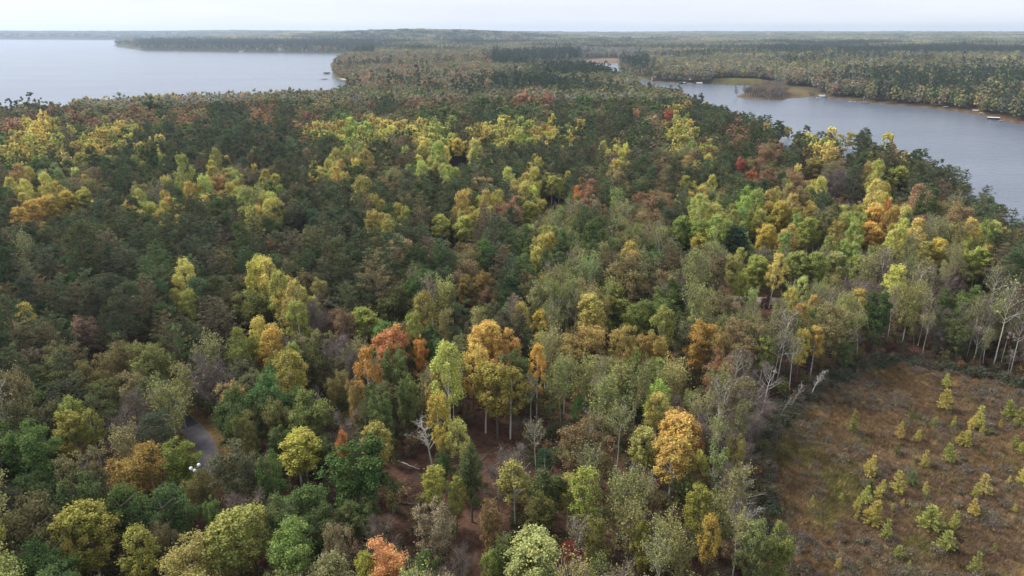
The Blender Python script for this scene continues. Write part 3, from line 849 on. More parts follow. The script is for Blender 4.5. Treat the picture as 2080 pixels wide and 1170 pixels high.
# ------------------------------------------------------------------ single trees that stand out: letter[:colour] x top width(px) [height m] | label
HEROES = """
G:74,104,46 718 908 150 16 | broad dark green maple beside the long fallen log
y:226,174,66 985 654 70 | tall golden orange aspen above the olive maple
O:228,166,72 1036 668 52 | slim orange maple next to the golden orange aspen
y:214,170,62 958 700 58 | pale gold aspen left behind a grey bare crown
Y:150,146,50 1010 742 118 17 | olive yellow aspen below the golden orange aspen
O:216,136,76 795 670 84 | rounded coral orange maple over grey green maples
O:228,146,48 856 688 36 13 | small vivid orange maple between two dark green trees
y:206,142,44 742 702 44 | amber aspen at the shoulder of the coral orange maple
y:228,168,38 1092 698 34 | narrow bright yellow aspen beside a dark spruce-like pine
n:186,146,70 1188 652 84 | wide straw gold oak over the thin birch wood
n:180,146,66 1272 662 60 | straw gold oak between two green maples
n:182,138,64 1322 676 48 13 | small tawny gold oak with grey stems below
n:180,142,60 1348 684 44 13 | tawny oak leaning on the bronze gold oak
n:186,136,48 1418 652 76 16 | bronze gold oak on two tall pale stems
n:166,130,66 1466 660 60 16 | dull bronze oak with one tall grey trunk
G:126,138,52 1258 583 74 | green maple with a yellow tip beside the gravel track
G:122,142,56 1292 618 60 | fresh green maple in front of the yellow tipped maple
G:112,138,62 1342 588 58 | round mid green maple by the gravel track
A:134,146,58 1346 622 52 | yellow green aspen under the round mid green maple
y:196,168,72 1200 598 60 | pale yellow aspen with thinning leaves by the green maples
y:212,176,48 1100 625 36 14 | small clear yellow aspen in a dark gap
y:208,160,46 546 668 46 17 | feathery gold aspen beside the tall lime green maple
G:128,142,50 487 668 68 18 | tall lime green maple over the dark road hollow
G:120,132,62 516 584 74 | pale olive maple at the edge of the pine stand
g:158,160,88 640 566 42 15 | pale cream green oak standing against the dark pines
Y:160,154,54 605 612 48 | yellow green aspen with an orange shoot on top
t:168,134,118 648 634 42 | pinkish bare maple crown among lime green trees
Y:172,166,60 735 624 58 13 | spreading yellow green aspen below the tall pine trunks
g:98,108,58 795 590 80 | wide olive green oak below the tall pine trunks
A:138,156,56 842 634 38 | bright lime aspen between olive oaks
y:166,142,56 858 596 40 | dull gold aspen beside the wide olive green oak
n:150,118,52 952 560 60 | brown gold oak at the foot of the dark pines
n:156,120,56 984 542 50 | taller brown gold oak beside a brown gold oak
P 935 606 52 16 | bushy dark green pine between brown oaks
P:54,76,46 1040 560 50 20 | straight dark pine over the brown wood
G:116,134,62 625 796 96 15 | rounded grey green maple left of a litter slope
g:120,126,66 550 800 70 | grey olive oak beside the rounded grey green maple
g:116,122,58 500 836 56 | olive oak overhanging the grey road bend
n:164,128,62 722 768 50 | slender copper oak over the litter slope
G:104,128,66 772 800 56 | cool green maple beside the slender copper oak
G:108,132,68 805 716 62 | cool green maple beneath the coral orange maple
G:104,124,62 820 775 50 | narrow cool green maple over brown litter
g:138,136,70 680 742 40 13 | small round khaki oak beside grey twigs
Y:150,150,54 585 712 60 | lime aspen beside the feathery gold aspen
t:132,122,124 702 718 52 | mauve grey bare tree beside the khaki oak
y:192,158,42 893 800 46 | yellow birch-leaved aspen behind the white dead birch
y:170,146,58 762 858 52 13 | dusky yellow aspen beside the litter slope
G:86,118,62 905 912 30 9 | young dark green maple behind the white dead birch
Y:160,148,42 880 948 50 12 | mustard aspen at the foot of the white dead birch
Y:150,142,46 925 966 34 11 | small mustard aspen beside its larger neighbour
O:198,122,60 690 878 40 13 | green maple with an orange red top by the broad dark maple
Y:178,160,40 600 884 76 13 | flat topped mustard aspen by the broad dark maple
G:92,122,54 545 930 62 | deep green maple between mustard trees
G:118,150,62 585 1058 104 15 | large bright green maple with bluish highlights
Y:158,148,58 470 1038 130 15 | huge khaki yellow aspen with spreading limbs
n:172,148,72 370 1094 120 15 | broad sandy yellow oak with open limbs
g:122,124,66 402 955 56 12 | khaki oak standing at the inside of the road bend
G:122,142,46 365 898 84 13 | round green maple hiding white lamps by the road
n:172,132,52 268 912 96 14 | rust gold oak beside the road bend
G:86,112,48 235 988 96 15 | dark green maple below the rust gold oak
Y:160,142,44 152 1026 92 16 | lobed mustard yellow aspen in deep shade
G:92,126,54 58 872 112 17 | massive fresh green maple beside grey twigs
g:138,132,64 290 692 76 17 | khaki topped oak on the rim of the road hollow
g:128,124,76 228 698 66 15 | khaki and grey oak near the road hollow
g:124,124,66 165 728 60 14 | two-toned khaki oak behind the grey snag
t:122,108,110 415 714 78 17 | mauve bare tree overhanging the dark road
t:126,116,122 272 792 62 14 | grey bare tree drooping beside the road hollow
P:88,96,70 306 832 76 16 | open grey green pine beside the road bend
Y:158,144,48 262 1078 60 14 | mustard aspen beside a dark conifer
g:110,108,74 322 1050 60 13 | grey green oak behind the sandy yellow oak
G:104,136,60 430 1018 46 11 | light green young maple near the road bend
y:190,160,46 130 1095 30 12 | thin gold aspen in deep shade
t:176,168,176 98 798 26 11 | pale silver snag above the olive maples
Y:148,150,50 130 838 60 14 | lime aspen in front of the silver snag
Y:142,150,54 180 832 40 14 | upright lime aspen beside the silver snag
O:240,160,92 772 1104 82 14 | peach orange maple beside a yellow green aspen
Y:176,166,34 742 1120 40 13 | yellow green aspen against the peach orange maple
G:96,128,56 852 1122 44 12 | small glossy green maple next to the peach orange maple
n:160,134,104 885 1012 84 15 | beige topped oak with rusty lower leaves
n:158,132,96 684 1064 54 14 | sandy beige oak behind the peach orange maple
t:188,174,142 780 1046 58 13 | cream bare tree with a few pale leaves
n:146,110,66 1005 1018 66 14 | rust brown oak over dark litter
t:184,176,172 935 1116 54 12 | silvery bare tree with yellow flecks
A:150,166,88 1090 1092 108 15 | large pale lime aspen beside the dark red maple
r:150,54,50 1166 1096 46 12 | dark red maple beside the pale lime aspen
A:126,148,50 992 1120 36 12 | slim green aspen beside the silvery bare tree
A:140,158,54 1186 952 60 16 | tall lime aspen standing alone over the litter
g:128,134,60 1210 1062 62 13 | olive oak with bare lower limbs by the dark red maple
A:148,150,66 1047 936 62 14 | light olive aspen beside a leaning bare stick
g:106,112,48 1088 1008 70 13 | moss green oak below the light olive aspen
P:78,128,52 1176 806 32 10 | small vivid green pine in the birch wood
P:64,92,62 1105 912 42 10 | young blue green pine on open litter
A:134,140,44 1312 1058 40 13 | narrow moss yellow aspen by a white fallen log
A:132,138,38 1428 988 56 14 | moss yellow aspen beside the bog edge snags
y:186,146,40 1445 1050 38 13 | amber tipped slender aspen beside the bog edge snags
y:216,164,66 1378 842 74 15 | amber gold aspen with a bare patch
O:206,130,56 1412 858 36 13 | tawny orange maple at the side of the amber gold aspen
y:206,178,84 1340 798 52 14 | cream yellow aspen with a white stem
Y:176,160,72 1310 868 52 13 | straw yellow aspen by the amber gold aspen
y:196,152,56 1370 890 76 14 | deep gold aspen below the bare patch
Y:170,152,48 1422 918 34 12 | thin yellow aspen beside the deep gold aspen
n:164,138,60 1498 884 46 12 | tawny oak beside the bog edge
G:132,150,84 1544 1058 62 14 | sage green maple on a pale stem at the bog corner
G:126,144,60 1592 1064 66 13 | rounded yellow green maple at the bog corner
A:136,154,66 1556 684 46 14 | lime aspen on a white stem above the bog
y:198,172,66 1610 585 28 14 | lollipop yellow aspen on a white stem by the track
y:200,158,58 1660 600 26 13 | lollipop amber aspen on a white stem by the track
y:204,160,60 1662 664 36 13 | amber aspen leaning over the bog from a white stem
y:192,158,54 1756 586 40 14 | globe shaped gold aspen beside the gravel track
A:140,152,50 1850 612 36 12 | small lime aspen among bare grey trees
G:92,116,54 1925 594 40 13 | dark green maple among bare grey trees
G:98,124,66 1722 676 40 11 | bushy sea green maple over the bog edge
Y:176,170,62 1992 500 70 16 | broad lemon green aspen below the lakeside pines
y:214,178,48 1912 484 44 16 | sunny yellow aspen beside the lakeside pines
Y:160,162,76 1885 490 40 15 | soft lime aspen beside the sunny yellow aspen
y:238,178,72 1782 414 46 17 | brilliant apricot aspen under the pine glade
y:236,176,60 1772 450 44 14 | brilliant yellow aspen below the apricot aspen
O:232,142,62 1806 406 18 15 | slim orange maple beside the apricot aspen
Y:178,172,48 1588 410 42 18 | tall lemon aspen at the head of the aspen row
Y:150,158,58 1545 428 42 18 | lime aspen second in the aspen row
n:188,154,66 1645 408 42 16 | honey coloured oak behind the aspen row
A:132,160,62 1385 438 46 18 | first green aspen of the aspen row beside a dark gap
A:130,158,60 1425 446 40 18 | green aspen beside the first green aspen
y:208,172,44 1560 455 40 17 | golden aspen in front of the lemon aspen
y:204,174,46 1430 466 42 15 | golden green aspen under the green aspens
P:62,84,58 1500 455 54 19 | grey green conifer among bright aspens
Y:164,158,56 1650 440 60 17 | olive lime aspen in the middle of the aspen row
A:142,160,70 1622 508 52 15 | rounded lime aspen on slanting pale stems
A:138,158,62 1662 512 52 15 | second rounded lime aspen with grey twigs below
A:158,172,92 1705 512 40 14 | pale lime aspen above grey twigs
A:144,164,60 1745 518 38 14 | neat round lime aspen above grey twigs
A:148,164,58 1546 522 44 15 | lime aspen with a yellow skirt beside the track
A:152,158,76 1490 518 34 15 | airy pale aspen on a thin grey stem by the track
Y:172,166,58 1507 552 26 13 | small lemon aspen on twin stems by the track
Y:182,172,58 1830 338 52 16 | tall lemon yellow aspen among lakeside pines
n:166,140,60 1655 320 50 15 | gold crowned oak among dark lakeside pines
t:148,136,128 1705 346 56 16 | pale grey bare tree at the pine glade
r:200,104,76 1503 322 28 17 | scarlet maple deep in the lakeside pines
O:198,112,62 1532 340 22 15 | copper maple next to the scarlet maple
r:200,98,74 1358 224 24 17 | lone red maple on the ridge above the narrow lake
O:206,140,100 1295 225 18 17 | pale salmon maple left of the lone red maple
O:232,142,50 1172 378 26 17 | flame orange maple between dark pines
Y:186,172,70 1122 356 58 17 | dome of pale yellow aspen in the pines
y:238,220,60 1272 290 14 19 | tiny vivid yellow aspen above dark pines
y:226,190,52 930 280 52 17 | glowing yellow aspen clump in the mid forest
n:198,144,86 440 354 42 17 | apricot brown oak between green and dark trees
y:216,168,62 28 420 34 16 | first gold aspen of a slanting gold row
y:222,172,66 60 406 40 16 | second gold aspen of a slanting gold row
y:218,176,62 95 396 38 16 | third gold aspen of a slanting gold row
y:212,176,56 132 388 42 16 | fourth gold aspen of a slanting gold row
Y:192,176,58 168 384 34 16 | last lemon aspen of a slanting gold row
Y:188,176,66 893 436 44 16 | yellow aspen pair member beside the dark pines
Y:192,178,70 945 438 42 16 | right hand yellow aspen facing the dark pines
A:160,168,62 1075 408 38 16 | lemon green aspen tucked between pines
Y:168,166,66 1104 405 26 16 | lemon green aspen touching its twin between pines
y:168,158,62 378 588 34 18 | lone olive yellow aspen on a bare stem inside the pines
P 1966 343 28 24 | tall ragged white pine sticking out over the lake
P 2002 374 30 22 | ragged white pine leaning to the lake
P 2066 414 34 22 | dark lakeside pine with layered boughs
P 1584 240 26 22 | dark pine cluster top on the lake ridge
P 1668 258 20 22 | pointed dark pine on the lake ridge
P 1640 252 20 21 | dark pine beside the pointed dark pine
y:182,160,72 1726 268 44 17 | yellow aspen showing over the lake ridge
y:176,152,74 1598 256 34 15 | dull gold aspen below the dark pine cluster
P:92,96,70 85 508 56 21 | brown tipped white pine in the dense pine stand
P:86,94,68 245 504 62 21 | wide brown tipped white pine in the dense pine stand
P:70,84,56 95 568 60 20 | layered grey green white pine in the dense pine stand
P:98,92,70 420 500 52 21 | rusty tipped white pine with drooping boughs
P:96,96,74 430 610 70 18 | silver brown white pine at the edge of the maples
P:110,96,72 590 470 52 21 | tan tipped white pine over layered boughs
P:88,92,66 600 410 56 21 | tawny white pine in the dense pine stand
O:168,128,108 165 640 56 13 | dusky pink oak in shade of the pines
""".strip().splitlines()

TREES = []                                         # dicts: kind, form, x, y, z, sx, sz, rot, tilt, col, letter, label, px, py, dist
hero_disks = []
g = np.random.default_rng(5)
for ln in HEROES:
    left, label = ln.split('|')
    f = left.split()
    letter, _, rgb = f[0].partition(':')
    rgb = tuple(int(v) for v in rgb.split(',')) if rgb else PAL[letter]
    kind = KIND_OF[letter]
    px, top, wpx = float(f[1]), float(f[2]), float(f[3])
    T = float(f[4]) if len(f) > 4 else HEIGHT[kind]
    z = GZ
    for _ in range(3):
        x, y = ground_point(px, top, z + T)
        z = tz(x, y)
    depth = project(x, y, z + T * .7)[2]
    wm = wpx * depth / FPX
    forms = FORMS[kind]
    fi = int(g.integers(0, len(forms)))
    if kind == 'pine_tree':
        fi = int(g.integers(0, 3)) if 'white pine' in label or 'ragged' in label or 'layered' in label else 3 + int(g.integers(0, 3))
    if kind == 'bare_tree' and 'silver' not in label:
        fi = (0, 1, 3)[fi % 3]
    if kind == 'aspen_tree' and 'white stem' in label:
        fi = 2
    TREES.append(dict(kind=kind, form=fi, x=x, y=y, z=z, sx=wm / CROWNW[kind], sz=T / HEIGHT[kind], rot=g.random() * 6.28,
                      tilt=g.normal() * .03, col=tuple(np.clip(leafcol(rgb), .004, .85)) + (1.,), letter=letter, label=label.strip(), d=math.hypot(x, y)))
    hero_disks.append((px, top, wpx, math.hypot(x, y), x, y, wm * .5, (wpx * 1.15 if kind != 'aspen_tree' else wpx * 1.5)))
HD = np.array(hero_disks)
N_HERO = len(TREES)
# broad clumps of one colour are several stems standing together
for t in list(TREES):
    cap = 1.45 if t['kind'] == 'aspen_tree' else 1.6
    if t['sx'] > cap:
        half = (t['sx'] - cap) * CROWNW[t['kind']] * .5
        t['sx'] = cap
        for sgn in (-1, 1):
            x, y = t['x'] + sgn * half, t['y'] + g.normal() * 1.5 + 1.0
            px, py, _ = project(x, y, t['z'] + HEIGHT[t['kind']] * t['sz'] * .93)
            TREES.append(dict(t, form=int(g.integers(0, len(FORMS[t['kind']]))), x=x, y=y, z=tz(x, y), sx=cap * .85, sz=t['sz'] * (.88 + .1 * g.random()), rot=g.random() * 6.28,
                              label=None, d=math.hypot(x, y), px=px, py=py))

# clearings round cabins and other small things on the shores (x, y, radius)
CLEAR = []
for qx, qy, qr in [(1332, 158.5, 22), (1345, 161, 18), (1386, 157, 20), (1392, 164, 20), (1412, 164, 16), (1300, 152, 12), (1970, 216, 9), (1972, 224, 8), (1752, 202, 7), (1668, 193, 9), (1730, 201, 7), (682, 155, 8), (570, 106, 20), (752, 109, 22), (490, 105.6, 16)]:
    CLEAR.append(tuple(ground_point(qx, qy, 2.)) + (qr,))
CLEAR.append(tuple(ground_point(2031, 106, 14.)) + (34,))
CLEAR.append(tuple(ground_point(2031, 111, 14.)) + (60,))
def cleared(x, y):
    k = np.zeros(len(x), bool)
    for a, b, c in CLEAR:
        k |= (x - a) ** 2 + (y - b) ** 2 < c * c
    return k

# parts of the view that are open in the photograph: road bend, litter slopes, track, dead birch (x0, y0, x1, y1)
OPEN = [(372, 868, 422, 918, .0), (800, 930, 850, 1030, .12), (845, 855, 905, 950, .0), (1110, 850, 1150, 910, .2), (1440, 596, 1610, 622, .12), (1225, 880, 1262, 960, .25),
        (655, 800, 700, 870, .2), (1700, 392, 1760, 412, .0), (1380, 740, 1440, 800, .4), (960, 820, 1000, 1000, .45), (1350, 1000, 1420, 1140, .5)]

def wedge(r0, r1, step, g, az=R(43)):
    n = int(r1 / step) + 2
    gx, gy = np.meshgrid(np.arange(-n, n + 1) * step, np.arange(0, n + 1) * step)
    x = (gx + (g.random(gx.shape) - .5) * step * .95).ravel(); y = (gy + (g.random(gy.shape) - .5) * step * .95).ravel()
    r = np.hypot(x, y)
    k = (r > r0) & (r < r1) & (np.abs(np.arctan2(x, y)) < az)
    return x[k], y[k], r[k]

def plant_near():
    g = np.random.default_rng(17)
    x, y, r = wedge(52, 720, 2.9, g)
    z, s = terrain(x, y)
    P = np.stack([x, y], 1)
    ok = (s > 2.0) & (sdist(P, bog) > 3.2)
    m = r < 450
    for rd, wd in zip(ROADS, (2.7, 4.6, 3.5)):
        d = np.full(len(x), 1e3); d[m] = road_dist(P[m], rd)
        ok &= d > wd
    ok &= ~(sdist(P, island) < 6) & ~cleared(x, y)
    ok &= ~(sdist(P, marsh) < 2)
    x, y, z, s, r = x[ok], y[ok], z[ok], s[ok], r[ok]
    px, py, dep = project(x, y, z + 12)
    let = stand_letter(px, py, g)
    # slopes seen across the narrow lake keep their own mix
    order = g.permutation(len(x))
    cellsz = 6.5
    grid = {}
    def near(ax, ay, ar):
        cx, cy_ = int(ax // cellsz), int(ay // cellsz)
        for i in range(cx - 1, cx + 2):
            for j in range(cy_ - 1, cy_ + 2):
                for bx, by, br in grid.get((i, j), ()):
                    if (ax - bx) ** 2 + (ay - by) ** 2 < (.74 * (ar + br)) ** 2:
                        return True
        return False
    def put(ax, ay, ar):
        grid.setdefault((int(ax // cellsz), int(ay // cellsz)), []).append((ax, ay, ar))
    for h in HD:
        put(h[4], h[5], min(max(h[6], 1.6), 4.0))
    for i in order:
        L_ = let[i]
        if L_ in '~*':
            L_ = 'P'
        if L_ == '.':
            if g.random() < .8:
                continue
            L_ = 'b'
        if L_ == 'o' and g.random() < .55:
            L_ = g.choice(list('ngGo'))
        if L_ in 'yY' and g.random() < .3:
            L_ = g.choice(list('YYAGg'))
        if L_ == 'P' and g.random() < .05:
            L_ = g.choice(list('gnYbt'))
        if g.random() < .09 and L_ != 'P':
            L_ = g.choice(list('gnbGt'))
        if L_ == 'P' and g.random() < .14:
            L_ = 'W'
        kind = KIND_OF[L_]
        k = math.exp(g.normal() * .17)
        if L_ == 't' and r[i] < 330 and g.random() < .25:
            L_ = 'b'; kind = 'birch_tree'
        T = HEIGHT[kind] * k * GROW[kind]
        rad = RADIUS[kind] * k
        if near(x[i], y[i], rad):
            continue
        # keep the view of the single trees and of the open places
        tx, ty, td = project(x[i], y[i], z[i] + T)
        wp = RADIUS[kind] * k * 1.15 * FPX / td
        if tx < 130 and ty < 204:
            continue
        bx_, by_, _ = project(x[i], y[i], z[i] + T * .35)
        hid = (HD[:, 3] > r[i] - 1) & (np.abs(HD[:, 0] - tx) < HD[:, 2] * .42 + wp * .75) & (ty < HD[:, 1] + HD[:, 7] * .66) & (by_ > HD[:, 1])
        if hid.any():
            continue
        bad = False
        for x0, y0, x1, y1, pr in OPEN:
            if tx + wp > x0 and tx - wp < x1 and ty < y1 and by_ > y0 and g.random() > pr:
                bad = True; break
        if bad:
            continue
        put(x[i], y[i], rad)
        fi = int(g.integers(0, len(FORMS[kind])))
        if L_ == 'W':
            fi = int(g.integers(0, 3))
        tilt = abs(g.normal()) * (.09 if kind == 'birch_tree' else .05 if kind == 'bare_tree' else .02)
        TREES.append(dict(kind=kind, form=fi, x=x[i], y=y[i], z=z[i] - .1, sx=k * (.9 + .25 * g.random()) * (.82 if kind == 'birch_tree' else 1.), sz=T / HEIGHT[kind], rot=g.random() * 6.28, tilt=tilt,
                          col=tint(PAL[L_], g), letter=L_, label=None, d=r[i], px=tx, py=ty))
plant_near()

# ------------------------------------------------------------------ labels: which tree is which
COLN = dict(P='dark green', W='brownish', G='leafy green', g='olive grey', Y='yellow green', A='lime green', y='golden yellow', o='rusty brown', O='orange', r='red', n='tan brown',
            b='sparse olive', t='leafless grey')
KN = dict(pine_tree='pine', maple_tree='maple', oak_tree='oak', aspen_tree='aspen', birch_tree='birch', bare_tree='tree')
CATN = dict(pine_tree='pine tree', maple_tree='maple tree', oak_tree='oak tree', aspen_tree='aspen tree', birch_tree='birch tree', bare_tree='bare tree')
GRP = {k: v + 's of the peninsula forest' for k, v in CATN.items()}
import re
def short(lbl):
    return re.split(r' (?:beside|by|at|among|in|above|near|behind|on|between|next|over|below|under|with|left|right|of|standing|leaning|against|hiding|overhanging|drooping|deep|showing|sticking|tucked|touching|facing|second|beneath|inside)\b', lbl)[0]
SHORT = [short(t['label']) for t in TREES[:N_HERO]]

FORMADJ = dict(pine_tree=('layered', 'wide-boughed', 'narrow layered', 'round-topped', 'bushy-topped', 'high-crowned'),
               maple_tree=('domed', 'low-skirted', 'many-lobed', 'open-lobed', 'upright', 'flat-topped'), oak_tree=('ragged', 'gappy', 'upright ragged'),
               aspen_tree=('oval', 'full', 'high-crowned', 'pale-stemmed'), birch_tree=('white-stemmed', 'grey-stemmed', 'thin-topped white-stemmed', 'low-branched'),
               bare_tree=('fine-twigged', 'wide-twigged', 'white-stemmed', 'dense-twigged'))
def near_label(t, zone, nb):
    d = np.hypot(HD[:, 4] - t['x'], HD[:, 5] - t['y'])
    i = int(np.argmin(d))
    size = 'tall' if t['sz'] > 1.08 else 'short' if t['sz'] < .9 else ''
    wide = 'spreading' if t['sx'] > 1.14 else 'slim' if t['sx'] < .9 else ''
    lean = 'leaning' if t['tilt'] > .12 else ''
    adj = FORMADJ[t['kind']][t['form']]
    nm = ' '.join(w_ for w_ in (size, wide, lean, adj, COLN[t['letter']], KN[t['kind']]) if w_)
    if d[i] < 11:
        return '%s close to the %s' % (nm, SHORT[i])
    if nb is not None and nb['letter'] != t['letter']:
        full = '%s beside %s %s %s' % (nm, 'an' if COLN[nb['letter']][0] in 'oa' else 'a', COLN[nb['letter']] + ' ' + KN[nb['kind']], zone)
        if len(full.split()) <= 16:
            return full
    return '%s %s' % (nm, zone)

CHOSEN = []
REST = {k: [] for k in KN}
cnt = {k: 0 for k in KN}
for t in TREES[:N_HERO]:
    CHOSEN.append(t); cnt[t['kind']] += 1
for t in sorted(TREES[N_HERO:], key=lambda t: t['d']):
    if cnt[t['kind']] < 300 and -10 < t['px'] < 2090 and t['py'] < 1165:
        CHOSEN.append(t); cnt[t['kind']] += 1
    else:
        REST[t['kind']].append(t)
CP_ = np.array([(t['x'], t['y']) for t in CHOSEN])
db = sdist(CP_, bog); dn = sdist(CP_, narrow_lake); dwl = sdist(CP_, wide_lake)
dr = [road_dist(CP_, rd) for rd in ROADS]
for i, t in enumerate(CHOSEN):
    if t['label'] is None:
        if dr[0][i] < 14: zone = 'beside the grey road bend'
        elif dr[1][i] < 11: zone = 'along the gravel track'
        elif db[i] < 14: zone = 'on the rim of the brown bog'
        elif db[i] < 45: zone = 'behind the bog rim'
        elif dn[i] < 45: zone = 'on the narrow lake bank'
        elif dwl[i] < 80: zone = 'near the wide lake'
        elif dr[0][i] < 45: zone = 'around the road bend'
        elif t['x'] < -20 and t['d'] > 170: zone = 'in the dense pine stand'
        elif t['d'] < 150: zone = 'between road and bog'
        else: zone = 'beyond the gravel track'
        dd = np.hypot(CP_[:, 0] - t['x'], CP_[:, 1] - t['y']); dd[i] = 1e9
        j = int(np.argmin(dd))
        t['label'] = near_label(t, zone, CHOSEN[j] if dd[j] < 7 else None)

def place_tree(t):
    f = FORMS[t['kind']][t['form']]
    root = bpy.data.objects.new(t['kind'], None)
    ROOT.objects.link(root)
    root.empty_display_size = .3
    root.location = (t['x'], t['y'], t['z'])
    root.rotation_euler = (t['tilt'], t['tilt'] * .5, t['rot'])
    root.scale = (t['sx'], t['sx'], t['sz'])
    tag(root, t['label'], CATN[t['kind']], GRP[t['kind']])
    link('trunk', f['trunk'], root)
    c = link('crown', f['crown'], root)
    c.color = t['col']
for t in CHOSEN:
    place_tree(t)

# the rest of the near forest, too many to set one by one
for kind, lst in REST.items():
    if not lst:
        continue
    hi = [f['whole'] for f in FORMS[kind]]
    forms = hi + LO[kind]
    g = np.random.default_rng(len(lst))
    idx = [t['form'] if t['d'] < 420 else len(hi) + int(g.integers(0, len(LO[kind]))) for t in lst]
    scatter(kind.replace('_tree', '_forest'), forms, [(t['x'], t['y'], t['z']) for t in lst], [(t['tilt'], t['tilt'] * .5, t['rot']) for t in lst],
            [(t['sx'], t['sx'], t['sz']) for t in lst], idx, [t['col'] for t in lst], 'countless farther %ss massed behind the single ones' % CATN[kind])

# ------------------------------------------------------------------ far forest
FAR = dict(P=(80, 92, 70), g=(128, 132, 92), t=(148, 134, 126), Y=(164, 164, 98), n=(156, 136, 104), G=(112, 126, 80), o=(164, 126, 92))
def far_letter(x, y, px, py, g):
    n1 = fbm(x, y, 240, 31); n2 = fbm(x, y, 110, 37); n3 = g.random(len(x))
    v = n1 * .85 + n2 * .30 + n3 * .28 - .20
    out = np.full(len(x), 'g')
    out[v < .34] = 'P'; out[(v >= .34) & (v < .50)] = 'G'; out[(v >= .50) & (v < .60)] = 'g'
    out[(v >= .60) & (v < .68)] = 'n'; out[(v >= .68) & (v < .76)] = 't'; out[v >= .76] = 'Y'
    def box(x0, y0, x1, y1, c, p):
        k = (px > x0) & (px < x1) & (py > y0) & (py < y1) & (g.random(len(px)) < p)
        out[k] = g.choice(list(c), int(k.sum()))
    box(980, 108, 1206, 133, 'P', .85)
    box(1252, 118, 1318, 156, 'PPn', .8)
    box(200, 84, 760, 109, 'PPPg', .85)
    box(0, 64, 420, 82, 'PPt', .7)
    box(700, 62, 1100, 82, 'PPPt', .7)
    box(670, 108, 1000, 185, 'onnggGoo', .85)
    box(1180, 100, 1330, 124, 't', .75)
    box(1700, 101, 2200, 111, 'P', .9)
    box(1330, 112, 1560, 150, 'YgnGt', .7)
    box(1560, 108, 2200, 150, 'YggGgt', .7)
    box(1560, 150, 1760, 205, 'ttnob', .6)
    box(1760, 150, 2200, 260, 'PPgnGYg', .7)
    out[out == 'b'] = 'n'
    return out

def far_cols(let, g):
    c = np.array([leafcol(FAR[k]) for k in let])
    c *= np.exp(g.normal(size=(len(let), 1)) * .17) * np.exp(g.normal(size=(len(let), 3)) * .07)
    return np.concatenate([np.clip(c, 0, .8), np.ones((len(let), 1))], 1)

def land_ok(x, y, gap):
    z, s = terrain(x, y)
    P = np.stack([x, y], 1)
    ok = (s > gap) & (sdist(P, marsh) > 3) & (sdist(P, brown_meadow) > 0) & (sdist(P, island) > 6)
    for f in FIELDS:
        ok &= sdist(P, f) > 0
    return ok & ~cleared(x, y), z

def far_forest(name, r0, r1, step, forms, ncon, gap, label, sc0=1., seed=3):
    g = np.random.default_rng(seed)
    x, y, r = wedge(r0, r1, step, g, R(41))
    ok, z = land_ok(x, y, gap)
    x, y, z, r = x[ok], y[ok], z[ok], r[ok]
    px, py, _ = project(x, y, z + 21)
    ok = ~((px < 140) & (r < 1100) & (py < 206))
    x, y, z, r = x[ok], y[ok], z[ok], r[ok]
    px, py, _ = project(x, y, z + 12)
    let = far_letter(x, y, px, py, g)
    con = let == 'P'
    idx = np.where(con, g.integers(0, ncon, len(x)), g.integers(ncon, len(forms), len(x)))
    k = np.exp(g.normal(size=len(x)) * .14) * sc0
    hz = k * np.where(con, 1.05, 1.0)
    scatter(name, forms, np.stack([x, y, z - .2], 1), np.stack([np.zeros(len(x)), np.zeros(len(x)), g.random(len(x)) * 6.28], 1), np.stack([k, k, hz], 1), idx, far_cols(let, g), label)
    return len(x)
def lo_broad(seed, n=15):
    c, t = broad(seed, nc=20, per=11, leaf=1.35, lo=True); return c.build('far_tree', [LEAF])
def lo_con(seed):
    c, t = red_pine(seed, base=5.5, rad=2.6, per=24, nc=30, nl=1.0, nw=.46, lo=True); return c.build('far_tree', [NEEDLE])
mid_forms = [lo_con(101), lo_con(102), lo_con(103), lo_broad(104), lo_broad(105), lo_broad(106)]
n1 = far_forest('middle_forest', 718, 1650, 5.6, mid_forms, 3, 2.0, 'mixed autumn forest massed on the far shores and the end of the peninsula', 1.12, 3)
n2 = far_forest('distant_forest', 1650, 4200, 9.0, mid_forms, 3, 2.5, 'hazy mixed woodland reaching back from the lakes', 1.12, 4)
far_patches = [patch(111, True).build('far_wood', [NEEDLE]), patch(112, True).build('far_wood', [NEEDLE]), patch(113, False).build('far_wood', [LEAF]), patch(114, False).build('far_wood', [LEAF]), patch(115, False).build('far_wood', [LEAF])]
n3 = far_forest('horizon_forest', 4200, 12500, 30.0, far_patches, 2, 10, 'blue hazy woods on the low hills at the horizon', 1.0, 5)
print('trees', len(TREES), 'single', len(CHOSEN), cnt, 'far', n1, n2, n3)

